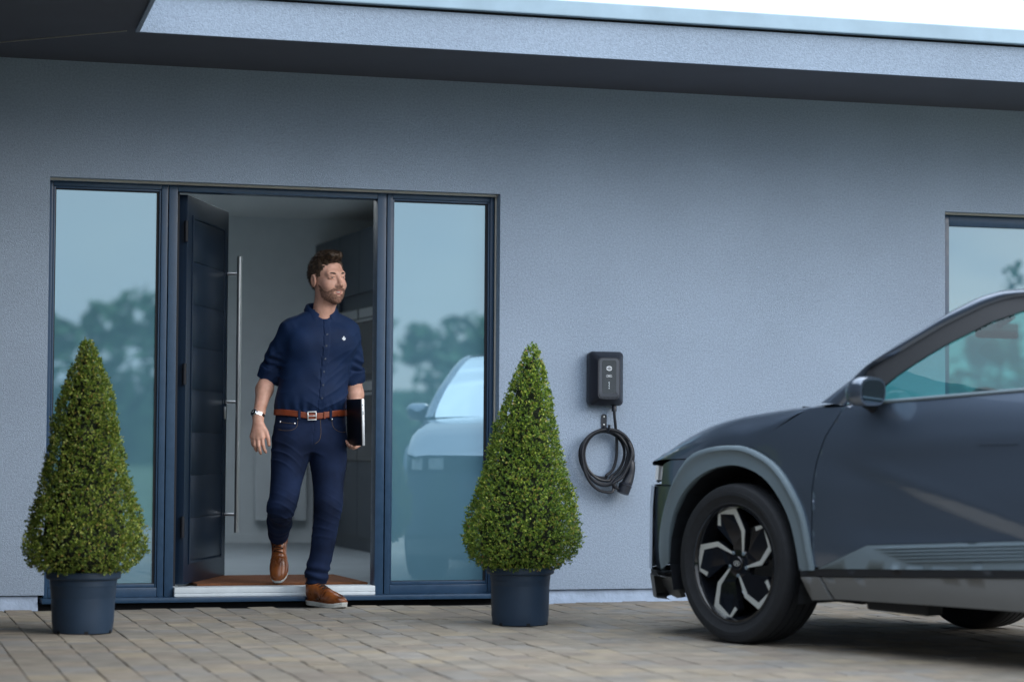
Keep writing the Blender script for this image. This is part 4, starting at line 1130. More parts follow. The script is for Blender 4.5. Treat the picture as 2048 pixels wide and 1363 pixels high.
# ---- wheels
tyre_prof = [(.258, -.105), (.285, -.118), (.315, -.1265), (.338, -.1265), (.356, -.119), (.3655, -.103)]
for zg in (-.066, -.022, .022, .066):
    tyre_prof += [(.3695, zg - .0075), (.3695, zg - .0045), (.3615, zg - .004), (.3615, zg + .004), (.3695, zg + .0045), (.3695, zg + .0075)]
tyre_prof += [(.3655, .103), (.3595, .113), (.3585, .1145), (.356, .119), (.338, .1265), (.333, .1260), (.331, .1275), (.315, .1275), (.313, .1262), (.290, .119), (.280, .116), (.2785, .118), (.274, .1175), (.270, .112), (.262, .105)]
RN = .262
PET = [(.125, .157), (.18, .59), (-.03, .97), (-.475, .888), (-.498, .643)]
def rot2(p, a): return (p[0] * math.cos(a) - p[1] * math.sin(a), p[0] * math.sin(a) + p[1] * math.cos(a))
def make_wheel(loc, sg, name='wheel'):
    # local: z along the axle, outward
    w_ = MB()
    Mx = Matrix.Translation(loc) @ (Matrix.Rotation(R(-90), 4, 'X') if sg > 0 else Matrix.Rotation(R(90), 4, 'X'))
    # in this frame x = car forward; the design is drawn with +x towards the rear
    Mx = Mx @ (Matrix.Rotation(R(180), 4, 'Z') if sg > 0 else Matrix.Identity(4))
    w_.lathe(tyre_prof + [tyre_prof[0]], 72, M=Mx, cap0=False, cap1=False)
    ty = w_.build('wheel', RUBBER, car, smooth=True, angle=32)
    MB().lathe([(.245, -.11), (.259, -.10), (.252, -.02), (.245, .05), (.256, .098), (.268, .1145), (.2615, .1155), (.2530, .100), (.240, .05), (.236, -.02), (.23, -.11)], 64, M=Mx, cap0=False, cap1=False).build('rim', BLKG, ty, smooth=True, angle=35)
    MB().lathe([(.001, -.05), (.165, -.05), (.165, -.030), (.001, -.030)], 40, M=Mx, cap0=False, cap1=False).build('brake_disc', SILLG, ty, smooth=True, angle=30)
    for k in range(5):
        a = R(-72 * k)
        P = [rot2(q, a) for q in PET]
        base = [rot2(q, a) for q in ((.125, .12), (.19, .59), (-.03, .985), (-.49, .90), (-.52, .60), (-.13, .30), (-.12, .12))]
        # black spoke blade, dished towards the hub
        vs_ = []; n = len(base)
        for zz in (.060, .094):
            for (x, y) in base: vs_.append((x * RN, y * RN, zz - .020 * (1 - min(1, math.hypot(x, y)))))
        fs_ = [tuple(range(n, 2 * n))] + [(i, (i + 1) % n, n + (i + 1) % n, n + i) for i in range(n)]
        bl = MB().add(vs_, fs_, M=Mx).build('spoke', BLKG, ty)
        wd = [.03, .085, .10, .050, .075]
        rows = []
        for i in range(5):
            p = Vector(P[i])
            d0 = (Vector(P[i]) - Vector(P[i - 1])).normalized() if i > 0 else None
            d1 = (Vector(P[i + 1]) - Vector(P[i])).normalized() if i < 4 else None
            n0 = Vector((-d0.y, d0.x)) if d0 else None; n1 = Vector((-d1.y, d1.x)) if d1 else None
            nn_ = n0 if n1 is None else n1 if n0 is None else (n0 + n1).normalized() / max(.5, math.cos(n0.angle(n1) / 2))
            q = p + nn_ * wd[i]
            z_ = lambda c: .0965 - .020 * (1 - min(1, c.length))
            rows.append([(p.x * RN, p.y * RN, z_(p) - .006), (p.x * RN, p.y * RN, z_(p)), (q.x * RN, q.y * RN, z_(q)), (q.x * RN, q.y * RN, z_(q) - .006)])
        v_, f_ = loft(rows, True); f_ += [(0, 1, 2, 3), (19, 18, 17, 16)]
        MB().add(v_, f_, M=Mx).build('spoke_edge', ALLOY, bl)
        ln = rot2((.0, .215), a - R(36))
        MB().lathe([(.0095, .06), (.0095, .0835), (.006, .0865)], 6, M=Mx @ Matrix.Translation((ln[0] * RN, ln[1] * RN, 0))).build('wheel_nut', CLAD, ty)
    MB().lathe([(.070, .04), (.070, .074), (.064, .080), (.036, .081)], 32, M=Mx).build('hub', BLKG, ty, smooth=True, angle=30)
    cp = MB().lathe([(.033, .081), (.033, .088), (.030, .091)], 28, M=Mx).build('hub_cap', BLKG, ty, smooth=True, angle=30)
    em = MB()
    Me = Mx @ Matrix.Translation((0, 0, .0912)) 
    for kk in range(28):
        a0, a1 = 2 * math.pi * kk / 28, 2 * math.pi * (kk + 1) / 28
        em.prism([(.021 * math.cos(a0), .0125 * math.sin(a0)), (.021 * math.cos(a1), .0125 * math.sin(a1)), (.0185 * math.cos(a1), .0102 * math.sin(a1)), (.0185 * math.cos(a0), .0102 * math.sin(a0))], 0, .0012, M=Me)
    em.prism([(-.011, -.008), (-.0065, -.008), (-.0025, .008), (-.007, .008)], 0, .0012, M=Me); em.prism([(.0065, -.008), (.011, -.008), (.007, .008), (.0025, .008)][:4], 0, .0012, M=Me); em.prism([(-.005, -.002), (.005, 0), (.005, .0028), (-.005, .001)], 0, .0012, M=Me)
    em.build('hub_emblem', ALLOY, cp)
    return ty
for (x, sg, zz) in ((0, 1, .3695), (0, -1, .3695 - .012), (-3.0, 1, .3695 + .062), (-3.0, -1, .3695 + .050)): make_wheel((x, sg * .80, zz), sg)
# ================================================================== MAN STEPPING OUT OF THE DOOR
# organic shapes: signed-distance fields blended smoothly and meshed by surface nets
A3 = lambda *q: np.array(q, float)
def s_ell(P, c, r, Rm=None):
    q = P - np.array(c)
    if Rm is not None: q = q @ Rm
    r = np.array(r); k0 = np.linalg.norm(q / r, axis=1); k1 = np.linalg.norm(q / r ** 2, axis=1)
    return k0 * (k0 - 1) / np.maximum(k1, 1e-9)
def s_cone(P, a, b, ra, rb):
    a = np.array(a, float); b = np.array(b, float); d = b - a
    t = np.clip(((P - a) @ d) / (d @ d), 0, 1)
    return np.linalg.norm(P - a - t[:, None] * d, axis=1) - (ra + (rb - ra) * t)
def s_chain(P, pts, rr, k=0.0):
    out = None
    for i in range(len(pts) - 1):
        d = s_cone(P, pts[i], pts[i + 1], rr[i], rr[i + 1])
        out = d if out is None else (smin(out, d, k) if k else np.minimum(out, d))
    return out
def smin(a, b, k):
    h = np.clip(.5 + .5 * (b - a) / k, 0, 1)
    return b + (a - b) * h - k * h * (1 - h)
def smax(a, b, k): return -smin(-a, -b, k)
def s_stack(P, rows, n=2.0):
    """rows (z, cx, cy, a, b): elliptical slices"""
    rows = sorted(rows); Z = [r_[0] for r_ in rows]; z = P[:, 2]
    zz = np.array(Z)
    def itp(i):
        y = np.array([r_[i] for r_ in rows]); m = np.gradient(y, zz)
        k = np.clip(np.searchsorted(zz, z) - 1, 0, len(zz) - 2); h = zz[k + 1] - zz[k]; t = np.clip((z - zz[k]) / h, 0, 1)
        return (2 * t ** 3 - 3 * t * t + 1) * y[k] + (t ** 3 - 2 * t * t + t) * h * m[k] + (3 * t * t - 2 * t ** 3) * y[k + 1] + (t ** 3 - t * t) * h * m[k + 1]
    cx, cy, a, b = itp(1), itp(2), np.maximum(itp(3), .004), np.maximum(itp(4), .004)
    dx, dy = P[:, 0] - cx, P[:, 1] - cy
    if n == 2.0:
        k0 = np.sqrt((dx / a) ** 2 + (dy / b) ** 2); k1 = np.sqrt((dx / a ** 2) ** 2 + (dy / b ** 2) ** 2)
        d = k0 * (k0 - 1) / np.maximum(k1, 1e-6)
    else:
        k0 = ((np.abs(dx) / a) ** n + (np.abs(dy) / b) ** n) ** (1 / n)
        d = (k0 - 1) * np.minimum(a, b)
    d = np.where(np.isfinite(d), d, -.05)
    return np.maximum(d, np.maximum(Z[0] - z, z - Z[-1]))
_rn = np.random.RandomState(9)
def waves(P, freq, n=7, seed=0, stretch=(1, 1, 1)):
    """cheap smooth noise in -1..1"""
    rs = np.random.RandomState(seed); out = 0
    for i in range(n):
        k = rs.normal(size=3) * freq * np.array(stretch); out = out + np.sin(P @ k + rs.rand() * 6.28)
    return out / n * 1.6
def crease(t):
    # narrow ridge between broad hollows
    return (1 - np.abs(np.sin(t * .5))) ** 2.2 * 1.6 - .45
def mesh_sdf(f, lo, hi, h):
    C_ = 4; lo = np.array(lo, float); n = (np.ceil((np.array(hi) - lo) / (h * C_))).astype(int) + 1
    gi = np.stack(np.meshgrid(*[np.arange(k) for k in n], indexing='ij'), -1).reshape(-1, 3)
    cc = lo + (gi * C_ + (C_ - 1) / 2) * h
    dc = f(cc)
    D = np.repeat(np.repeat(np.repeat(dc.reshape(n), C_, 0), C_, 1), C_, 2).astype(np.float32)
    act = gi[np.abs(dc) < h * C_ * 1.55 + .004]
    o3 = np.stack(np.meshgrid(*[np.arange(C_)] * 3, indexing='ij'), -1).reshape(-1, 3)
    idx = (act[:, None, :] * C_ + o3[None]).reshape(-1, 3)
    for s0 in range(0, len(idx), 400000):
        q = idx[s0:s0 + 400000]
        D[q[:, 0], q[:, 1], q[:, 2]] = f(lo + q * h)
    S = D < 0
    N = np.array(D.shape)
    c8 = [S[a:N[0] - 1 + a, b:N[1] - 1 + b, c:N[2] - 1 + c] for a in (0, 1) for b in (0, 1) for c in (0, 1)]
    cnt = sum(x.astype(np.int8) for x in c8)
    cells = np.argwhere((cnt > 0) & (cnt < 8))
    vid = -np.ones(N - 1, np.int32); vid[cells[:, 0], cells[:, 1], cells[:, 2]] = np.arange(len(cells))
    acc = np.zeros((len(cells), 3)); num = np.zeros(len(cells))
    cor = np.array([(a, b, c) for a in (0, 1) for b in (0, 1) for c in (0, 1)])
    for i in range(8):
        for j in range(i + 1, 8):
            if np.abs(cor[i] - cor[j]).sum() != 1: continue
            p, q = cells + cor[i], cells + cor[j]
            d0 = D[p[:, 0], p[:, 1], p[:, 2]].astype(float); d1 = D[q[:, 0], q[:, 1], q[:, 2]].astype(float)
            m = (d0 < 0) != (d1 < 0)
            t = np.clip(d0[m] / (d0[m] - d1[m]), 0, 1)[:, None]
            acc[m] += cor[i] + (cor[j] - cor[i]) * t; num[m] += 1
    V = lo + (cells + acc / num[:, None]) * h
    faces = []
    for ax in range(3):
        b_, c_ = (ax + 1) % 3, (ax + 2) % 3
        sl0 = [slice(None)] * 3; sl1 = [slice(None)] * 3
        sl0[ax] = slice(0, -1); sl1[ax] = slice(1, None)
        e = np.argwhere(S[tuple(sl0)] != S[tuple(sl1)])
        e = e[(e[:, b_] > 0) & (e[:, c_] > 0) & (e[:, b_] < N[b_] - 1) & (e[:, c_] < N[c_] - 1)]
        db = np.zeros(3, int); db[b_] = 1; dc_ = np.zeros(3, int); dc_[c_] = 1
        q = [e - db - dc_, e - dc_, e, e - db]
        qi = np.stack([vid[x[:, 0], x[:, 1], x[:, 2]] for x in q], 1)
        ins = S[e[:, 0], e[:, 1], e[:, 2]]
        qi[~ins] = qi[~ins][:, ::-1]
        faces.append(qi)
    F = np.concatenate(faces); F = F[(F >= 0).all(1)]
    return V, F
def sdf_obj(name, f, lo, hi, h, mt, parent):
    V, F = mesh_sdf(f, lo, hi, h)
    me = bpy.data.meshes.new(name)
    me.vertices.add(len(V)); me.vertices.foreach_set('co', V.astype(np.float32).ravel())
    me.loops.add(F.size); me.loops.foreach_set('vertex_index', F.astype(np.int32).ravel())
    me.polygons.add(len(F)); me.polygons.foreach_set('loop_start', np.arange(0, F.size, 4, dtype=np.int32))
    me.update(calc_edges=True); me.validate()
    me.polygons.foreach_set('use_smooth', [True] * len(me.polygons))
    return link(name, me, mt, parent)

SKIN = mat('skin', (0.53, 0.285, 0.205), rough=0.48, var=0.14, vscale=22, hue=(0.60, 0.34, 0.26), sss=0.12, bump=0.08, bscale=350, bdist=0.002)
HAIRM = mat('brown_hair', (0.022, 0.0135, 0.0095), rough=0.5, var=0.55, vscale=40, hue=(0.062, 0.038, 0.023))
BEARDM = mat('stubble_beard', (0.14, 0.072, 0.049), rough=0.8, var=0.45, vscale=120, hue=(0.235, 0.125, 0.09))
LIPM = mat('lips', (0.40, 0.16, 0.135), rough=0.4)
TEETH = mat('teeth', (0.78, 0.74, 0.68), rough=0.25)
EYEW = mat('eye_white', (0.34, 0.32, 0.31), rough=0.12)
IRIS = mat('iris', (0.035, 0.05, 0.07), rough=0.1)
SHIRTM = mat('navy_cotton', (0.0050, 0.0175, 0.058), rough=0.72, var=0.16, vscale=9, spec=0.25, bump=0.10, bscale=900, bdist=0.001)
JEANM = mat('indigo_denim', (0.0048, 0.0105, 0.032), rough=0.85, var=0.3, vscale=7, hue=(0.0085, 0.0175, 0.050), spec=0.2, bump=0.16, bscale=800, bdist=0.001)
BELTM = mat('tan_leather', (0.20, 0.040, 0.014), rough=0.42, var=0.2, vscale=30)
SHOEM = mat('cognac_leather', (0.155, 0.040, 0.010), rough=0.30, var=0.5, vscale=13, hue=(0.24, 0.072, 0.016), coat=0.25, coat_r=0.2, rvar=0.08)
SOLEM = mat('white_sole', (0.62, 0.63, 0.60), rough=0.6, var=0.1, vscale=40)
LACEM = mat('lace', (0.018, 0.010, 0.008), rough=0.8)
THREAD = mat('stitching', (0.13, 0.09, 0.05), rough=0.8)

man = empty('person', (1.39, -0.05, gz(-.05)), 'man in navy shirt, dark jeans and brown shoes stepping out of the front door', 'person')
# ---- head frame
HC = A3(1.449, -.045, 1.708); TH = R(22); HS = 1.06
hl_, hf_, hu_ = A3(math.cos(TH), math.sin(TH), 0), A3(math.sin(TH), -math.cos(TH), 0), A3(0, 0, 1)
tl = R(3)
hu_ = hu_ * math.cos(tl) + hl_ * math.sin(tl) * -1; hl_ = np.cross(hf_, hu_) ; hl_ /= np.linalg.norm(hl_)
HM = np.stack([hl_, hf_, hu_], 1)                 # columns: his left, forward, up
def to_head(P): return (P - HC) @ HM / HS
def hw_(x, y, z): return tuple(HC + HM @ A3(x, y, z) * HS)
def head_sdf(q):
    d = s_ell(q, (0, -.018, .036), (.0765, .097, .095))
    d = smin(d, s_ell(q, (0, .022, -.030), (.064, .074, .088)), .03)
    d = smin(d, s_ell(q, (0, .022, -.080), (.056, .058, .038)), .03)
    d = smin(d, s_ell(q, (0, .066, -.106), (.021, .018, .016)), .022)
    ax = q.copy(); ax[:, 0] = np.abs(ax[:, 0])
    d = smin(d, s_ell(ax, (.039, .057, -.030), (.024, .024, .022)), .024)      # cheeks
    d = smin(d, s_cone(ax, (.012, .081, .026), (.042, .069, .026), .012, .012), .018)   # brow ridge
    d = smax(d, -s_ell(ax, (.031, .0935, .0065), (.0165, .0105, .0075)), .008)      # sockets
    nose = s_chain(q, [(0, .086, .018), (0, .099, -.008), (0, .1115, -.030)], [.0075, .0085, .0115])
    nose = smin(nose, s_ell(ax, (.0125, .0985, -.035), (.0085, .011, .0085)), .008)
    d = smin(d, nose, .010)
    d = smin(d, s_chain(ax, [(.016, .0835, .0075), (.025, .0900, .0115), (.037, .0880, .0112), (.047, .076, .0060)], [.0032, .0036, .0036, .003]), .005)   # upper lid
    d = smin(d, s_chain(ax, [(.017, .082, .0030), (.027, .0870, .0016), (.038, .0850, .0014), (.047, .076, .0035)], [.003, .003, .003, .003]), .005)
    d = smax(d, -s_ell(q, (0, .0985, -.0670), (.0235, .016, .0068)), .004)      # open smiling mouth
    ear = s_ell(ax, (.0805, -.012, -.006), (.0085, .0195, .0325))
    ear = smax(ear, -s_ell(ax, (.090, -.008, -.003), (.008, .0115, .021)), .005)
    d = smin(d, ear, .006)
    return d
# ---- joints
RSH, REL, RWR = A3(1.245, .005, 1.435), A3(1.166, .095, 1.195), A3(1.093, .0, .985)
LSH, LEL, LWR = A3(1.588, -.0, 1.430), A3(1.624, .075, 1.19), A3(1.608, -.012, .95)
def body_sdf(P):
    q = to_head(P)
    far = np.linalg.norm(q, axis=1) > .26
    d = np.where(far, np.linalg.norm(q, axis=1) - .17, 0)
    if (~far).any(): d[~far] = head_sdf(q[~far])
    d = smin(d, s_cone(P, (1.424, -.012, 1.47), tuple(HC + HM @ A3(0, -.012, -.06)), .060, .057), .028)
    d = smin(d, s_ell(P, (1.41, -.005, 1.33), (.155, .085, .15)), .05)
    d = smin(d, s_ell(P, (1.375, 0, 1.05), (.15, .085, .19)), .06)
    for a in ((1.27, .0, .88), (1.462, -.01, .88)):
        b = (1.215, -.045, .52) if a[0] < 1.3 else (1.452, -.06, .52); c = (1.27, .29, .34) if a[0] < 1.3 else (1.40, -.05, .12)
        d = smin(d, s_chain(P, [a, b, c], [.07, .045, .033]), .03)
    # right arm and relaxed hand
    d = smin(d, s_cone(P, RSH, REL, .046, .040), .03)
    mid = REL * .68 + RWR * .32 + A3(-.004, .002, 0)
    d = smin(d, s_chain(P, [REL, mid, RWR * .9 + REL * .1, RWR], [.041, .0445, .0285, .0275], .02), .02)
    KN = [(1.108, -.043, .872), (1.088, -.036, .868), (1.072, -.022, .871), (1.060, -.006, .879)]
    hand = None
    for kx in KN:
        c = s_cone(P, RWR + A3(0, -.006, -.012), kx, .0215, .0125); hand = c if hand is None else smin(hand, c, .014)
    hand = smin(hand, s_cone(P, RWR, (1.098, -.024, .905), .024, .017), .014)
    FG = [[(1.108, -.043, .872), (1.111, -.050, .836), (1.118, -.042, .816), (1.130, -.030, .799)], [(1.088, -.036, .868), (1.089, -.046, .828), (1.096, -.038, .807), (1.105, -.022, .793)],
          [(1.072, -.022, .871), (1.071, -.030, .834), (1.077, -.022, .816), (1.085, -.006, .806)], [(1.060, -.006, .879), (1.061, -.012, .851), (1.064, -.006, .838), (1.070, .004, .830)]]
    for f_, rr in zip(FG, (.0098, .0100, .0094, .0082)):
        hand = smin(hand, s_chain(P, f_, [rr * 1.08, rr, rr * .92, rr * .80]), .0045)
    th = s_chain(P, [(1.108, -.022, .935), (1.128, -.034, .905), (1.139, -.042, .872), (1.144, -.044, .836)], [.018, .0145, .0110, .0085])
    hand = smin(hand, th, .012)
    d = smin(d, hand, .012)
    # left arm, hand under the laptop
    d = smin(d, s_cone(P, LSH, LEL, .046, .040), .03)
    mid = LEL * .66 + LWR * .34 + A3(.006, 0, 0)
    d = smin(d, s_chain(P, [LEL, mid, LWR], [.040, .043, .028], .02), .02)
    lh = s_cone(P, LWR, (1.606, -.055, .868), .026, .022)
    for i, f_ in enumerate(([(1.612, -.098, .868), (1.608, -.116, .838), (1.588, -.120, .826), (1.567, -.122, .833)], [(1.609, -.078, .864), (1.603, -.096, .834), (1.582, -.100, .822), (1.560, -.102, .838)],
                            [(1.603, -.058, .862), (1.594, -.074, .834), (1.572, -.080, .826), (1.553, -.084, .848)], [(1.597, -.040, .864), (1.585, -.052, .840), (1.565, -.058, .836), (1.550, -.064, .858)])):
        lh = smin(lh, s_cone(P, (1.604, -.045, .885), f_[0], .018, .0115), .010)
        lh = smin(lh, s_chain(P, f_, [.0105, .0098, .0092, .0078]), .004)
    d = smin(d, lh, .012)
    return d
sdf_obj('body', body_sdf, (1.02, -.20, .08), (1.74, .36, 1.84), .0036, SKIN, man)
# eyes, brows, lips, teeth
for sx in (-1, 1):
    M = Matrix(((HM[0, 0], HM[0, 1], HM[0, 2], 0), (HM[1, 0], HM[1, 1], HM[1, 2], 0), (HM[2, 0], HM[2, 1], HM[2, 2], 0), (0, 0, 0, 1)))
    c = Vector(hw_(.032 * sx, .0765, .0065))
    sp = [(.0001, -.0128)] + [(.0128 * math.sin(R(a)), -.0128 * math.cos(R(a))) for a in range(15, 166, 15)] + [(.0001, .0128)]
    gaze = Vector(HM @ A3(.30, .95, .0)).normalized()
    Mq = Matrix.Translation(c) @ gaze.to_track_quat('Z', 'Y').to_matrix().to_4x4()
    ey = MB().lathe(sp, 20, M=Mq).build('eye', EYEW, man, smooth=True)
    MB().lathe([(.0064, .0112), (.0054, .0121), (.0001, .0132)], 16, M=Mq, cap1=False).build('iris', IRIS, ey, smooth=True)
def brow(P):
    q = to_head(P); q[:, 0] = np.abs(q[:, 0])
    return s_chain(q, [(.013, .0915, .0225), (.024, .0920, .0270), (.036, .0870, .0290), (.047, .0780, .0262)], [.0026, .0036, .0032, .0018]) + .0012 * waves(P, 900, seed=3)
sdf_obj('eyebrow', brow, HC - .13, HC + .13, .0016, HAIRM, man)
def lips(P):
    q = to_head(P)
    up = s_chain(q, [(-.0275, .0775, -.0555), (-.013, .0905, -.0598), (0, .0945, -.0612), (.013, .0905, -.0598), (.0275, .0775, -.0555)], [.0018, .0028, .0030, .0028, .0018])
    dn = s_chain(q, [(-.0270, .0775, -.0570), (-.014, .0880, -.0710), (0, .0915, -.0760), (.014, .0880, -.0710), (.0270, .0775, -.0570)], [.0018, .0030, .0038, .0030, .0018])
    return np.minimum(up, dn)
sdf_obj('lips', lips, HC - .13, HC + .13, .0016, LIPM, man)
def teeth(P):
    q = to_head(P)
    d = s_ell(q, (0, .070, -.0660), (.0215, .0195, .0072))
    return d + .0004 * np.sign(np.sin(q[:, 0] * 900))
sdf_obj('teeth', teeth, HC - .13, HC + .13, .0016, TEETH, man)
def interp_sm(x, xs_, ys_): return np.interp(x, xs_, ys_)
def hair_sdf(P):
    q = to_head(P)
    d = s_ell(q, (0, -.020, .036), (.0815, .1020, .101))
    d = smin(d, s_ell(q, (.004, .018, .110), (.056, .074, .030)), .02)
    d = smin(d, s_ell(q, (.010, .066, .116), (.046, .030, .021)), .018)       # swept-up fringe
    d = smin(d, s_ell(q, (.018, .083, .118), (.028, .016, .013)), .012)
    side_ = np.clip((np.abs(q[:, 0]) - .045) / .03, 0, 1) * np.clip((.085 - q[:, 2]) / .05, 0, 1)
    d = d + .0005 * side_                                                      # clipped shorter at the sides
    st = waves(q, 150, 9, 5, (1.6, .35, .9)) * .0042 + waves(q, 420, 9, 6, (1.5, .3, .8)) * .0022
    d = d + st * (1 - .65 * side_)
    hy = interp_sm(q[:, 1] + .004 * waves(q, 260, 5, 8), [-.125, -.07, -.045, -.034, -.030, .006, .010, .026, .034, .048, .066, .082, .10], [-.085, -.080, -.060, -.040, .026, .030, -.022, -.018, .036, .060, .079, .090, .094])
    return smax(d, (hy - q[:, 2]) * .8, .005)
sdf_obj('hair', hair_sdf, HC + A3(-.13, -.14, -.12), HC + A3(.15, .15, .18), .0022, HAIRM, man)
def strands(name, src, n, L_, w_, flow, mt, parent, seed, keep=None):
    rs = np.random.RandomState(seed); me = src.data
    V = np.array([v.co[:] for v in me.vertices]); Nn = np.array([v.normal[:] for v in me.vertices])
    ii = rs.randint(0, len(V), n); P0 = V[ii]; N0 = Nn[ii]; q = to_head(P0); nq = N0 @ HM
    f = flow(q, nq, rs); f = f / np.linalg.norm(f, axis=1)[:, None]; f = f @ HM.T
    sd = np.cross(f, N0 + rs.normal(size=f.shape) * .3); sd /= np.linalg.norm(sd, axis=1)[:, None] + 1e-9
    ln = (L_ * rs.uniform(.5, 1.25, n))[:, None]; w2 = w_ / 2
    b = P0 - N0 * .001; m = b + f * ln * .55 + N0 * ln * .05; t = b + f * ln
    VV = np.stack([b - sd * w2, b + sd * w2, m + sd * w2 * .8, t, m - sd * w2 * .8], 1).reshape(-1, 3)
    return mesh_obj(name, VV, np.arange(len(VV)).reshape(-1, 5), mt, parent, kind='stuff')
def hair_flow(q, nq, rs):
    top = np.clip((q[:, 2] - .07) / .04, 0, 1)[:, None]
    up = np.stack([.35 + 0 * q[:, 0], .75 + 0 * q[:, 0], .35 + 0 * q[:, 0]], 1)
    dn = np.stack([0 * q[:, 0], -.45 + 0 * q[:, 0], -.8 + 0 * q[:, 0]], 1)
    return nq * .55 + up * top + dn * (1 - top) + rs.normal(size=q.shape) * .28
hair_o = bpy.data.objects['hair']
strands('hair_strands', hair_o, 6500, .012, .0015, hair_flow, HAIRM, hair_o, 3)
def beard_sdf(P):
    q = to_head(P)
    n1 = waves(q, 420, 9, 12)
    d = head_sdf(q) - .0009 - .0007 * n1
    top = interp_sm(q[:, 1], [-.02, .016, .030, .045, .060, .074, .084, .092], [-.03, -.022, -.034, -.050, -.060, -.060, -.0500, -.0455]) + .004 * n1
    d = smax(d, q[:, 2] - top, .003)
    lip = np.sqrt((q[:, 0] / .0280) ** 2 + ((q[:, 2] + .0675) / .0110) ** 2) - 1
    d = np.maximum(d, -lip * .010)
    ch = np.sqrt((np.abs(q[:, 0]) / .011) ** 2 + ((q[:, 2] + .0825) / .0030) ** 2) - 1
    d = np.maximum(d, -ch * .004)
    d = np.maximum(d, -.128 - q[:, 2] + .35 * (q[:, 1] - .05) * 0)
    return np.maximum(d, .010 - q[:, 1] + .004 * n1)
sdf_obj('beard', beard_sdf, HC + A3(-.12, -.14, -.16), HC + A3(.14, .13, .02), .0022, BEARDM, man)
beard_o = bpy.data.objects['beard']
strands('beard_hairs', beard_o, 5200, .0045, .0009, lambda q, nq, rs: nq * .6 + np.array([0, .1, -.8]) + rs.normal(size=q.shape) * .35, HAIRM, beard_o, 4)
# ---- shirt
def shirt_sdf(P):
    T = [(.985, 1.373, .0, .178, .110), (1.02, 1.373, .0, .189, .121), (1.06, 1.375, -.004, .194, .130), (1.10, 1.377, -.006, .191, .130), (1.17, 1.388, -.006, .183, .124), (1.26, 1.401, -.006, .182, .124), (1.34, 1.409, -.008, .192, .128),
         (1.41, 1.416, -.004, .198, .122), (1.455, 1.420, .000, .196, .108), (1.485, 1.422, .003, .182, .092), (1.508, 1.423, .004, .150, .080), (1.528, 1.424, .004, .110, .072), (1.55, 1.424, .004, .070, .066)]
    d = s_stack(P, T)
    d = smin(d, s_ell(P, (1.33, -.062, 1.37), (.085, .062, .075)), .05)        # chest
    d = smin(d, s_ell(P, (1.505, -.066, 1.37), (.085, .062, .075)), .05)
    ra = s_chain(P, [RSH + A3(.016, 0, .002), RSH * .5 + REL * .5, REL], [.060, .059, .0535], .02)
    la = s_chain(P, [LSH + A3(-.016, 0, .002), LSH * .5 + LEL * .5, LEL], [.059, .056, .051], .02)
    for (S_, E_, nm) in ((RSH, REL, 0), (LSH, LEL, 1)):
        ax = (E_ - S_) / np.linalg.norm(E_ - S_); t = (P - S_) @ ax; L_ = np.linalg.norm(E_ - S_)
        rad = np.linalg.norm(P - S_ - t[:, None] * ax, axis=1)
        fold = .0035 * np.sin(t * 95 + 5 * waves(P, 22, 5, 40 + nm)) * np.clip((t - .06) / .1, 0, 1) + .003 * waves(P, 60, 6, 50 + nm)
        cuff = np.maximum(np.abs(t - (L_ - .018)) - .030, np.abs(rad - .0535 - .003 * waves(P, 45, 5, 60 + nm)) - .0055) - .003
        cuff = np.maximum(cuff, rad - .075)
        arm = (ra if nm == 0 else la) + fold
        arm = smax(arm, t - (L_ + .006), .006)
        arm = np.minimum(arm, cuff)
        d = smin(d, arm, .045)
    x, y, z = P[:, 0], P[:, 1], P[:, 2]
    pl = 1.400 + (z - 1.03) * .072                                              # button placket line
    # drag folds: from the shoulders, the buttoned front, and blousing at the belt
    f1 = crease((z - .75 * np.abs(x - pl)) * 80 + 4.5 * waves(P, 9, 5, 21)) * np.clip(.25 + waves(P, 8, 5, 22), 0, 1)
    f2 = crease((x * .75 - z * .65) * 95 + 4 * waves(P, 11, 5, 23)) * np.clip(waves(P, 10, 5, 24), 0, 1)
    f3 = np.sin(x * 120 + 3 * waves(P, 20, 5, 25)) * np.clip((1.11 - z) / .08, 0, 1)
    d = d - .0050 * f1 - .0050 * f2 - .0030 * f3 - .0022 * waves(P, 38, 7, 26)
    inpl = (np.abs(x - pl) < .0155) & (y < -.05)
    d = d - .0022 * inpl
    d = d + .0028 * ((np.abs(x - pl + .017) < .0016) & (y < -.05))
    # open neck
    d = smax(d, -s_ell(P, (1.428, -.060, 1.552), (.046, .075, .055)), .006)
    d = smax(d, -s_cone(P, (1.426, -.095, 1.545), (1.421, -.135, 1.462), .030, .004), .004)
    return d
shirt = sdf_obj('shirt', shirt_sdf, (1.06, -.20, .97), (1.76, .19, 1.56), .0040, SHIRTM, man)
dg = bpy.context.evaluated_depsgraph_get()
bvh = BVHTree.FromPolygons([v.co[:] for v in shirt.data.vertices], [p.vertices[:] for p in shirt.data.polygons])
BUT = mat('shirt_button', (0.035, 0.05, 0.085), rough=0.25)
for z in (1.415, 1.355, 1.287, 1.220, 1.150, 1.082):
    x = 1.400 + (z - 1.03) * .072
    hit = bvh.ray_cast(Vector((x, -.5, z)), Vector((0, 1, 0)))
    if hit[0] is None: continue
    Mb = Matrix.Translation(hit[0]) @ Matrix.Rotation(R(90), 4, 'X')
    MB().lathe([(.0001, .0008), (.0036, .0008), (.0048, .0024), (.0038, .0028), (.0001, .0018)], 14, M=Mb).build('button', BUT, shirt, smooth=True)
hit = bvh.ray_cast(Vector((1.517, -.5, 1.396)), Vector((0, 1, 0)))
Mb = Matrix.Translation(hit[0] + Vector((0, -.001, 0))) @ Vector(hit[1]).to_track_quat('Z', 'Y').to_matrix().to_4x4() 
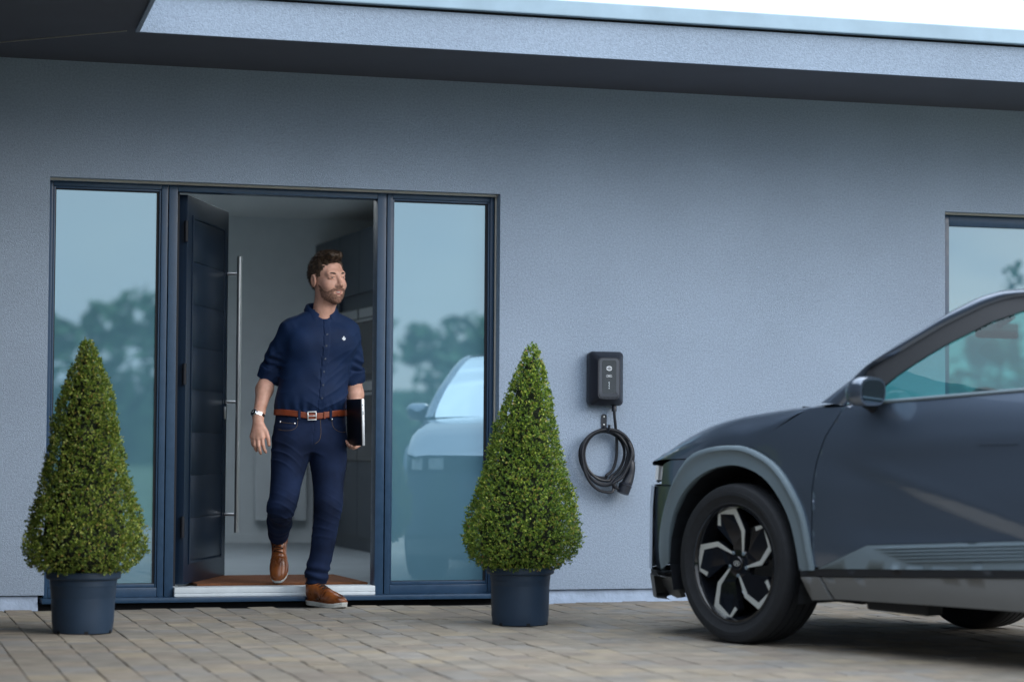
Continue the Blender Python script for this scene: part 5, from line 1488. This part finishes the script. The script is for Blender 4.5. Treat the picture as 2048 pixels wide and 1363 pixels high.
em = MB(); em.lathe([(.0045, 0), (.0045, .0012)], 12, M=Matrix.Translation(hit[0] + Vector((0, -.0005, .0065))) @ Matrix.Rotation(R(90), 4, 'X'))
em.prism([(-.010, .002), (.010, .002), (.008, -.008), (0, -.0115), (-.008, -.008)], 0, .0014, M=Matrix.Translation(hit[0] + Vector((0, -.0005, 0))) @ Matrix.Rotation(R(90), 4, 'X'))
em.build('chest_emblem', WHT, shirt)
# collar: stand and turned-down leaves with points
col_rows = []
NC_ = 40
for i in range(NC_ + 1):
    t = i / NC_; a = R(-68 + (360 - 44) * t)           # angle from the front (-y), round the back
    a = R(20 + 320 * t)
    fx, fy = math.sin(a), -math.cos(a)
    fr_t = max(0, abs(t - .5) * 2 - .62) / .38           # 0 at back .. 1 at the front ends
    c0 = Vector((1.425, .004 - .006 * fr_t, 0))
    zt = 1.590 - .040 * (abs(t - .5) * 2) ** 1.6 - .028 * fr_t
    r0, r1, r2 = .066, .064, .079 + .012 * fr_t
    ln = .034 + .034 * fr_t ** 1.3
    row = []
    for (rr, zz) in ((r0, zt - .034), (r1, zt - .006), (r1 + .003, zt), (r1 + .008, zt - .004), (r2 - .004, zt - ln * .55), (r2 + .004, zt - ln)):
        sq = 1 + .10 * abs(math.sin(a))
        row.append((c0.x + fx * rr * sq + (1 if fx > 0 else -1) * .016 * fr_t * (1.545 - zz) * 14 * (zz < zt - .01), c0.y + fy * rr * 1.02, zz))
    col_rows.append(row)
v_, f_ = loft(col_rows)
co = mesh_obj('collar', v_, f_, SHIRTM, shirt, smooth=True)
md = co.modifiers.new('thick', 'SOLIDIFY'); md.thickness = .004; md.offset = 1
ms_ = co.modifiers.new('sub', 'SUBSURF'); ms_.levels = 1; ms_.render_levels = 1
# ---- jeans
def jeans_sdf(P):
    pel = s_stack(P, [(.80, 1.372, -.005, .150, .095), (.85, 1.370, -.004, .192, .122), (.90, 1.370, .000, .193, .126), (.95, 1.371, .002, .189, .122), (1.00, 1.373, .002, .186, .118), (1.030, 1.373, .002, .185, .117)])
    rl = s_stack(P, [(.46, 1.214, -.040, .050, .055), (.51, 1.212, -.060, .071, .074), (.55, 1.222, -.056, .075, .078), (.60, 1.231, -.045, .079, .082), (.68, 1.247, -.028, .088, .094), (.76, 1.263, -.012, .100, .106), (.84, 1.275, .0, .104, .112), (.92, 1.285, .0, .09, .10)])
    rs = s_chain(P, [(1.214, -.028, .505), (1.240, .13, .43), (1.262, .265, .352)], [.070, .062, .054], .02)
    ll = s_stack(P, [(.112, 1.398, -.046, .054, .060), (.14, 1.400, -.048, .057, .063), (.20, 1.409, -.052, .0625, .066), (.28, 1.428, -.056, .0615, .064), (.36, 1.439, -.060, .0655, .068), (.44, 1.448, -.068, .068, .073), (.52, 1.456, -.072, .0755, .079), (.60, 1.462, -.05, .079, .083), (.68, 1.464, -.034, .088, .094), (.76, 1.464, -.02, .099, .106), (.84, 1.462, -.008, .101, .112), (.92, 1.455, 0, .09, .10)])
    d = smin(pel, smin(smin(rl, rs, .03), ll, .018), .035)
    x, y, z = P[:, 0], P[:, 1], P[:, 2]
    kn = np.exp(-((z - .47) / .11) ** 2); hem = np.clip((.27 - z) / .10, 0, 1) * (x > 1.33); thg = np.exp(-((z - .80) / .10) ** 2)
    w1 = crease(z * 150 + 70 * (x - 1.4) + 4.5 * waves(P, 13, 5, 31)) * np.clip(.3 + waves(P, 14, 5, 32), 0, 1)
    w2 = crease(z * 110 - 95 * np.abs(x - 1.378) + 4 * waves(P, 10, 5, 33)) * np.clip(.25 + waves(P, 9, 5, 36), 0, 1)
    d = d - .0032 * w1 * kn - .0046 * np.sin(z * 100 + 45 * x + 4 * waves(P, 18, 5, 34)) * hem - .0038 * w2 * thg - .0024 * waves(P, 30, 7, 35)
    rsh = np.clip((y - .02) / .06, 0, 1) * (x < 1.33)
    d = d - .0016 * np.sin((y * .92 - z * .4) * 95 + 2.5 * waves(P, 18, 5, 37)) * rsh
    # cut hems
    ax = A3(.019, .135, -.088); ax /= np.linalg.norm(ax); t = (P - A3(1.262, .265, .352)) @ ax
    d = np.where((x < 1.34) & (y > .1), smax(d, t - .012, .006), d)
    # fly seam and pocket edges as shallow grooves
    d = d + .0022 * ((np.abs(x - 1.367 - (z - .99) * .05) < .0018) & (y < -.05) & (z > .84))
    return d
jeans = sdf_obj('jeans', jeans_sdf, (1.10, -.20, .095), (1.60, .38, 1.04), .0042, JEANM, man)
bvj = BVHTree.FromPolygons([v.co[:] for v in jeans.data.vertices], [p.vertices[:] for p in jeans.data.polygons])
def on_jeans(pts, off=.0012):
    out = []
    for (x, z) in pts:
        h_ = bvj.ray_cast(Vector((x, -.6, z)), Vector((0, 1, 0)))
        if h_[0] is not None: out.append(h_[0] + h_[1] * off * (1 if h_[1].y < 0 else -1))
    return out
def stitch(pts2, nm='stitching', m=None, r_=.0011):
    P_ = on_jeans([(p.x, p.y) for p in catmull([(a, b, 0) for a, b in pts2], 6)])
    if len(P_) > 2: MB().tube(P_, r_, 5).build(nm, m or THREAD, jeans)
stitch([(1.283, .972), (1.277, .935), (1.252, .915), (1.215, .912), (1.192, .918)]); stitch([(1.463, .968), (1.470, .932), (1.495, .912), (1.530, .905), (1.552, .910)])
stitch([(1.200, .956), (1.235, .951), (1.266, .947)]); stitch([(1.399, .972), (1.401, .90), (1.392, .862), (1.372, .845)])
for (x, z) in ((1.283, .975), (1.464, .972), (1.267, .948), (1.202, .957)):
    P_ = on_jeans([(x, z)])
    if P_: MB().lathe([(.0042, 0), (.0042, .002), (.002, .0032)], 10, M=Matrix.Translation(P_[0]) @ Matrix.Rotation(R(90), 4, 'X')).build('rivet', STEEL, jeans, smooth=True)
# ---- belt, loops, buckle
def zb(x): return 1.008 - .020 * np.exp(-((x - 1.365) / .10) ** 2)
def belt_sdf(P):
    d = s_stack(P, [(.93, 1.371, .002, .190, .123), (1.00, 1.373, .002, .189, .122), (1.06, 1.373, .002, .189, .122)])
    zc = np.where(P[:, 1] < 0, zb(P[:, 0]), 1.008)
    return smax(np.abs(d - .0035) - .0032, np.abs(P[:, 2] - zc) - .0165, .003)
blt = sdf_obj('belt', belt_sdf, (1.15, -.15, .95), (1.60, .16, 1.05), .0028, BELTM, man)
bvb = BVHTree.FromPolygons([v.co[:] for v in blt.data.vertices], [p.vertices[:] for p in blt.data.polygons])
def on_belt(x, z):
    h_ = bvb.ray_cast(Vector((x, -.6, z)), Vector((0, 1, 0))); return h_[0] if h_[0] is not None else Vector((x, -.13, z))
bx_ = 1.352; bp_ = on_belt(bx_, .989)
bk = MB()
Mk = Matrix.Translation(bp_ + Vector((0, -.0025, 0))) @ Matrix.Rotation(R(-2), 4, 'Y')
for (a0, a1, c0, c1) in ((-.024, .024, .0185, .0228), (-.024, .024, -.0228, -.0185), (-.024, -.0195, -.0184, .0184), (.0195, .024, -.0184, .0184), (-.019, .019, -.0015, .0015)): bk.box(a0, a1, -.004, .003, c0, c1, .001, M=Mk)
bk.build('buckle', STEEL, blt, smooth=True)
for x in (1.288, 1.455, 1.42):
    p_ = on_belt(x, float(zb(np.array(x))))
    MB().box(-.0065 if x != 1.42 else -.005, .0065 if x != 1.42 else .005, -.006, .003, -.026 if x != 1.42 else -.018, .024 if x != 1.42 else .018, .0015, M=Matrix.Translation(p_)).build('belt_loop', JEANM if x != 1.42 else BELTM, blt if x == 1.42 else jeans)
# ---- shoes (local: x across, y to the toe, z up)
def make_shoe(origin, fwd, up, mirror, open_hem):
    fwd = Vector(fwd).normalized(); up = Vector(up); up = (up - fwd * up.dot(fwd)).normalized(); xx = fwd.cross(up)
    Mq = np.array([[xx.x, fwd.x, up.x], [xx.y, fwd.y, up.y], [xx.z, fwd.z, up.z]]); O_ = np.array(origin, float)
    M4 = Matrix(((xx.x, fwd.x, up.x, O_[0]), (xx.y, fwd.y, up.y, O_[1]), (xx.z, fwd.z, up.z, O_[2]), (0, 0, 0, 1)))
    s_ = mirror
    def f(P):
        q = (P - O_) @ Mq; q[:, 0] *= s_
        d = s_ell(q, (.0, .045, .060), (.035, .046, .062))
        d = smin(d, s_cone(q, (0, .060, .082), (.002, .185, .052), .040, .034), .02)
        d = smin(d, s_ell(q, (.002, .185, .042), (.046, .070, .036)), .02)
        d = smin(d, s_ell(q, (-.001, .232, .038), (.043, .062, .031)), .02)
        d = smin(d, s_cone(q, (0, .042, .075), (0, .034, .150), .043, .042), .02)
        d = smax(d, .016 - q[:, 2], .004); d = smax(d, q[:, 2] - .148, .004)
        # wing-tip seam, quarter seam and toe punching as relief
        wing = q[:, 1] - (.212 - .55 * np.abs(q[:, 0]) + .012 * np.cos(q[:, 0] * 110))
        d = d - .0016 * (wing > 0) + .0012 * (np.abs(wing - .004) < .0016) * (np.sin(q[:, 0] * 520) > 0)
        quarter = q[:, 1] - (.140 - .9 * (q[:, 2] - .06)); d = d - .0014 * (quarter < 0) * (q[:, 2] > .03)
        d = d + .0016 * np.sin(q[:, 1] * 260 + q[:, 0] * 40) * np.exp(-((q[:, 1] - .165) / .02) ** 2) * (q[:, 2] > .05)
        return d
    lo = O_ + np.min([Mq @ A3(a, b, c) for a in (-.06, .06) for b in (-.02, .31) for c in (-.01, .165)], axis=0); hi = O_ + np.max([Mq @ A3(a, b, c) for a in (-.06, .06) for b in (-.02, .31) for c in (-.01, .165)], axis=0)
    sh = sdf_obj('shoe', f, lo, hi, .0030, SHOEM, man)
    out = []
    for (y, wl, wr) in ((-.004, .012, .012), (.004, .026, .026), (.03, .037, .036), (.07, .036, .034), (.11, .036, .036), (.15, .043, .041), (.19, .050, .045), (.225, .049, .045), (.255, .042, .042), (.28, .030, .033), (.296, .014, .018)): out.append((y, wl, wr))
    pl = [(s_ * w1, y) for y, w1, w2 in out] + [(-s_ * w2, y) for y, w1, w2 in reversed(out)]
    if s_ < 0: pl = pl[::-1]
    so = MB(); n = len(pl)
    lev = [(.0, .96), (.004, 1.0), (.016, 1.0), (.0162, 1.03), (.0235, 1.03), (.0245, .97)]
    vs_ = []
    for z, k in lev: vs_ += [(x * k, (y - .15) * (1 + (k - 1) * .4) + .15, z + .012 * max(0, (y - .22) / .08) ** 2) for x, y in pl]
    fs_ = [tuple(range(n - 1, -1, -1)), tuple(range((len(lev) - 1) * n, len(lev) * n))]
    for i in range(len(lev) - 1):
        for k in range(n): fs_.append((i * n + k, i * n + (k + 1) % n, (i + 1) * n + (k + 1) % n, (i + 1) * n + k))
    so.add(vs_, fs_, M=M4).build('sole', SOLEM, sh, smooth=True, angle=40)
    wl_ = MB(); vs_ = []
    for z, k in ((.0247, 1.045), (.0285, 1.045), (.0285, .9), (.0247, .9)): vs_ += [(x * k, (y - .15) * (1 + (k - 1) * .4) + .15, z + .012 * max(0, (y - .22) / .08) ** 2) for x, y in pl]
    wl_.add(vs_, [(i * n + k, i * n + (k + 1) % n, ((i + 1) % 4) * n + (k + 1) % n, ((i + 1) % 4) * n + k) for i in range(4) for k in range(n)], M=M4).build('welt', SHOEM, sh, smooth=True, angle=40)
    bv = BVHTree.FromPolygons([v.co[:] for v in sh.data.vertices], [p.vertices[:] for p in sh.data.polygons])
    for i in range(5):
        y = .083 + i * .014; pts = []
        for x in np.linspace(-.024, .024, 9):
            o_ = M4 @ Vector((x, y + (.006 if i % 2 else -.004) * x / .024 + .05, .22)); dr = (M4.to_3x3() @ Vector((0, -.32, -1))).normalized()
            h_ = bv.ray_cast(o_, dr)
            if h_[0] is not None: pts.append(h_[0] - dr * .0012)
        if len(pts) > 3: MB().tube(pts, .0026, 6).build('lace', LACEM, sh, smooth=True)
    return sh
lf = Vector((.42, -.90, 0)).normalized()
make_shoe((1.392 - lf.x * .045, -.052 - lf.y * .045, gz(-.08) + .004), (lf.x, lf.y, -.028), (0, 0, 1), 1, 0)
rf_ = Vector((-.16, -.66, -.74)).normalized(); ru = Vector((-.22, -.70, .66))
ank = Vector((1.270, .292, .352)); ruo = (ru - rf_ * ru.dot(rf_)).normalized()
make_shoe(ank - rf_ * .045 - ruo * .105, rf_, ruo, -1, 0)
# ---- wristwatch
wt = MB()
ax = Vector(tuple(RWR - REL)).normalized(); wc = Vector(tuple(RWR)) + ax * -.004
qx = ax.cross(Vector((0, 1, 0))).normalized(); qy = ax.cross(qx)
Mw_ = Matrix(((qx.x, qy.x, ax.x, wc.x), (qx.y, qy.y, ax.y, wc.y), (qx.z, qy.z, ax.z, wc.z), (0, 0, 0, 1)))
CHROME = mat('watch_steel', (.72, .73, .75), rough=.22, metal=1.0)
wt.lathe([(.0315, -.010), (.0335, -.009), (.0335, .009), (.0315, .010), (.029, .010), (.029, -.010), (.0315, -.010)], 30, M=Mw_, cap0=False, cap1=False)
wo_ = wt.build('wristwatch', CHROME, man, smooth=True, angle=30)
outv = Vector((-.80, -.58, -.05)).normalized(); outv = (outv - ax * outv.dot(ax)).normalized()
Mc = Matrix.Translation(wc + outv * .030) @ outv.to_track_quat('Z', 'Y').to_matrix().to_4x4()
MB().lathe([(.018, 0), (.0205, .002), (.0205, .008), (.0185, .0105), (.0165, .0105)], 26, M=Mc).build('watch_case', CHROME, wo_, smooth=True, angle=30)
MB().lathe([(.0162, .0100), (.0162, .0109)], 24, M=Mc).build('watch_dial', BLKG, wo_)
hn = MB(); hn.box(-.0008, .0008, -.002, .011, .011, .0113, M=Mc); hn.box(-.0008, .0008, -.002, .008, .0114, .0117, M=Mc @ Matrix.Rotation(R(110), 4, 'Z')); hn.build('watch_hands', WHT, wo_)
# ---- laptop (held, so a thing of its own)
n_b = Vector((1.5925, -.25, .836)); f_b = Vector((1.5625, -.052, .852)); up_ = Vector((-.030, 0.004, 1)).normalized()
a_ = (f_b - n_b); a_ = (a_ - up_ * a_.dot(up_)).normalized(); th_ = a_.cross(up_); th_ = th_ if th_.x > 0 else -th_
lap = empty('laptop', n_b, 'slim black laptop with silver edge held upright at the man\'s side', 'laptop')
Ml = Matrix(((a_.x, th_.x, up_.x, n_b.x), (a_.y, th_.y, up_.y, n_b.y), (a_.z, th_.z, up_.z, n_b.z), (0, 0, 0, 1)))
LAPB = mat('laptop_black', (0.004, 0.005, 0.009), rough=0.45)
LAPS = mat('laptop_silver', (0.60, 0.63, 0.67), rough=0.35, metal=0.6)
base = MB().box(0, .20, .0032, .0165, 0, .242, .002, M=Ml).build('laptop_base', LAPS, lap, smooth=True, angle=30)
MB().box(-.0005, .20, -.0025, .0030, 0, .243, .0012, M=Ml).build('laptop_lid', LAPB, lap, smooth=True, angle=30)
for (z0_, z1_) in ((.205, .214), (.190, .194), (.160, .180)): MB().box(-.0004, .0002, .0075, .0120, z0_, z1_, M=Ml).build('port', DARKGAP, base)
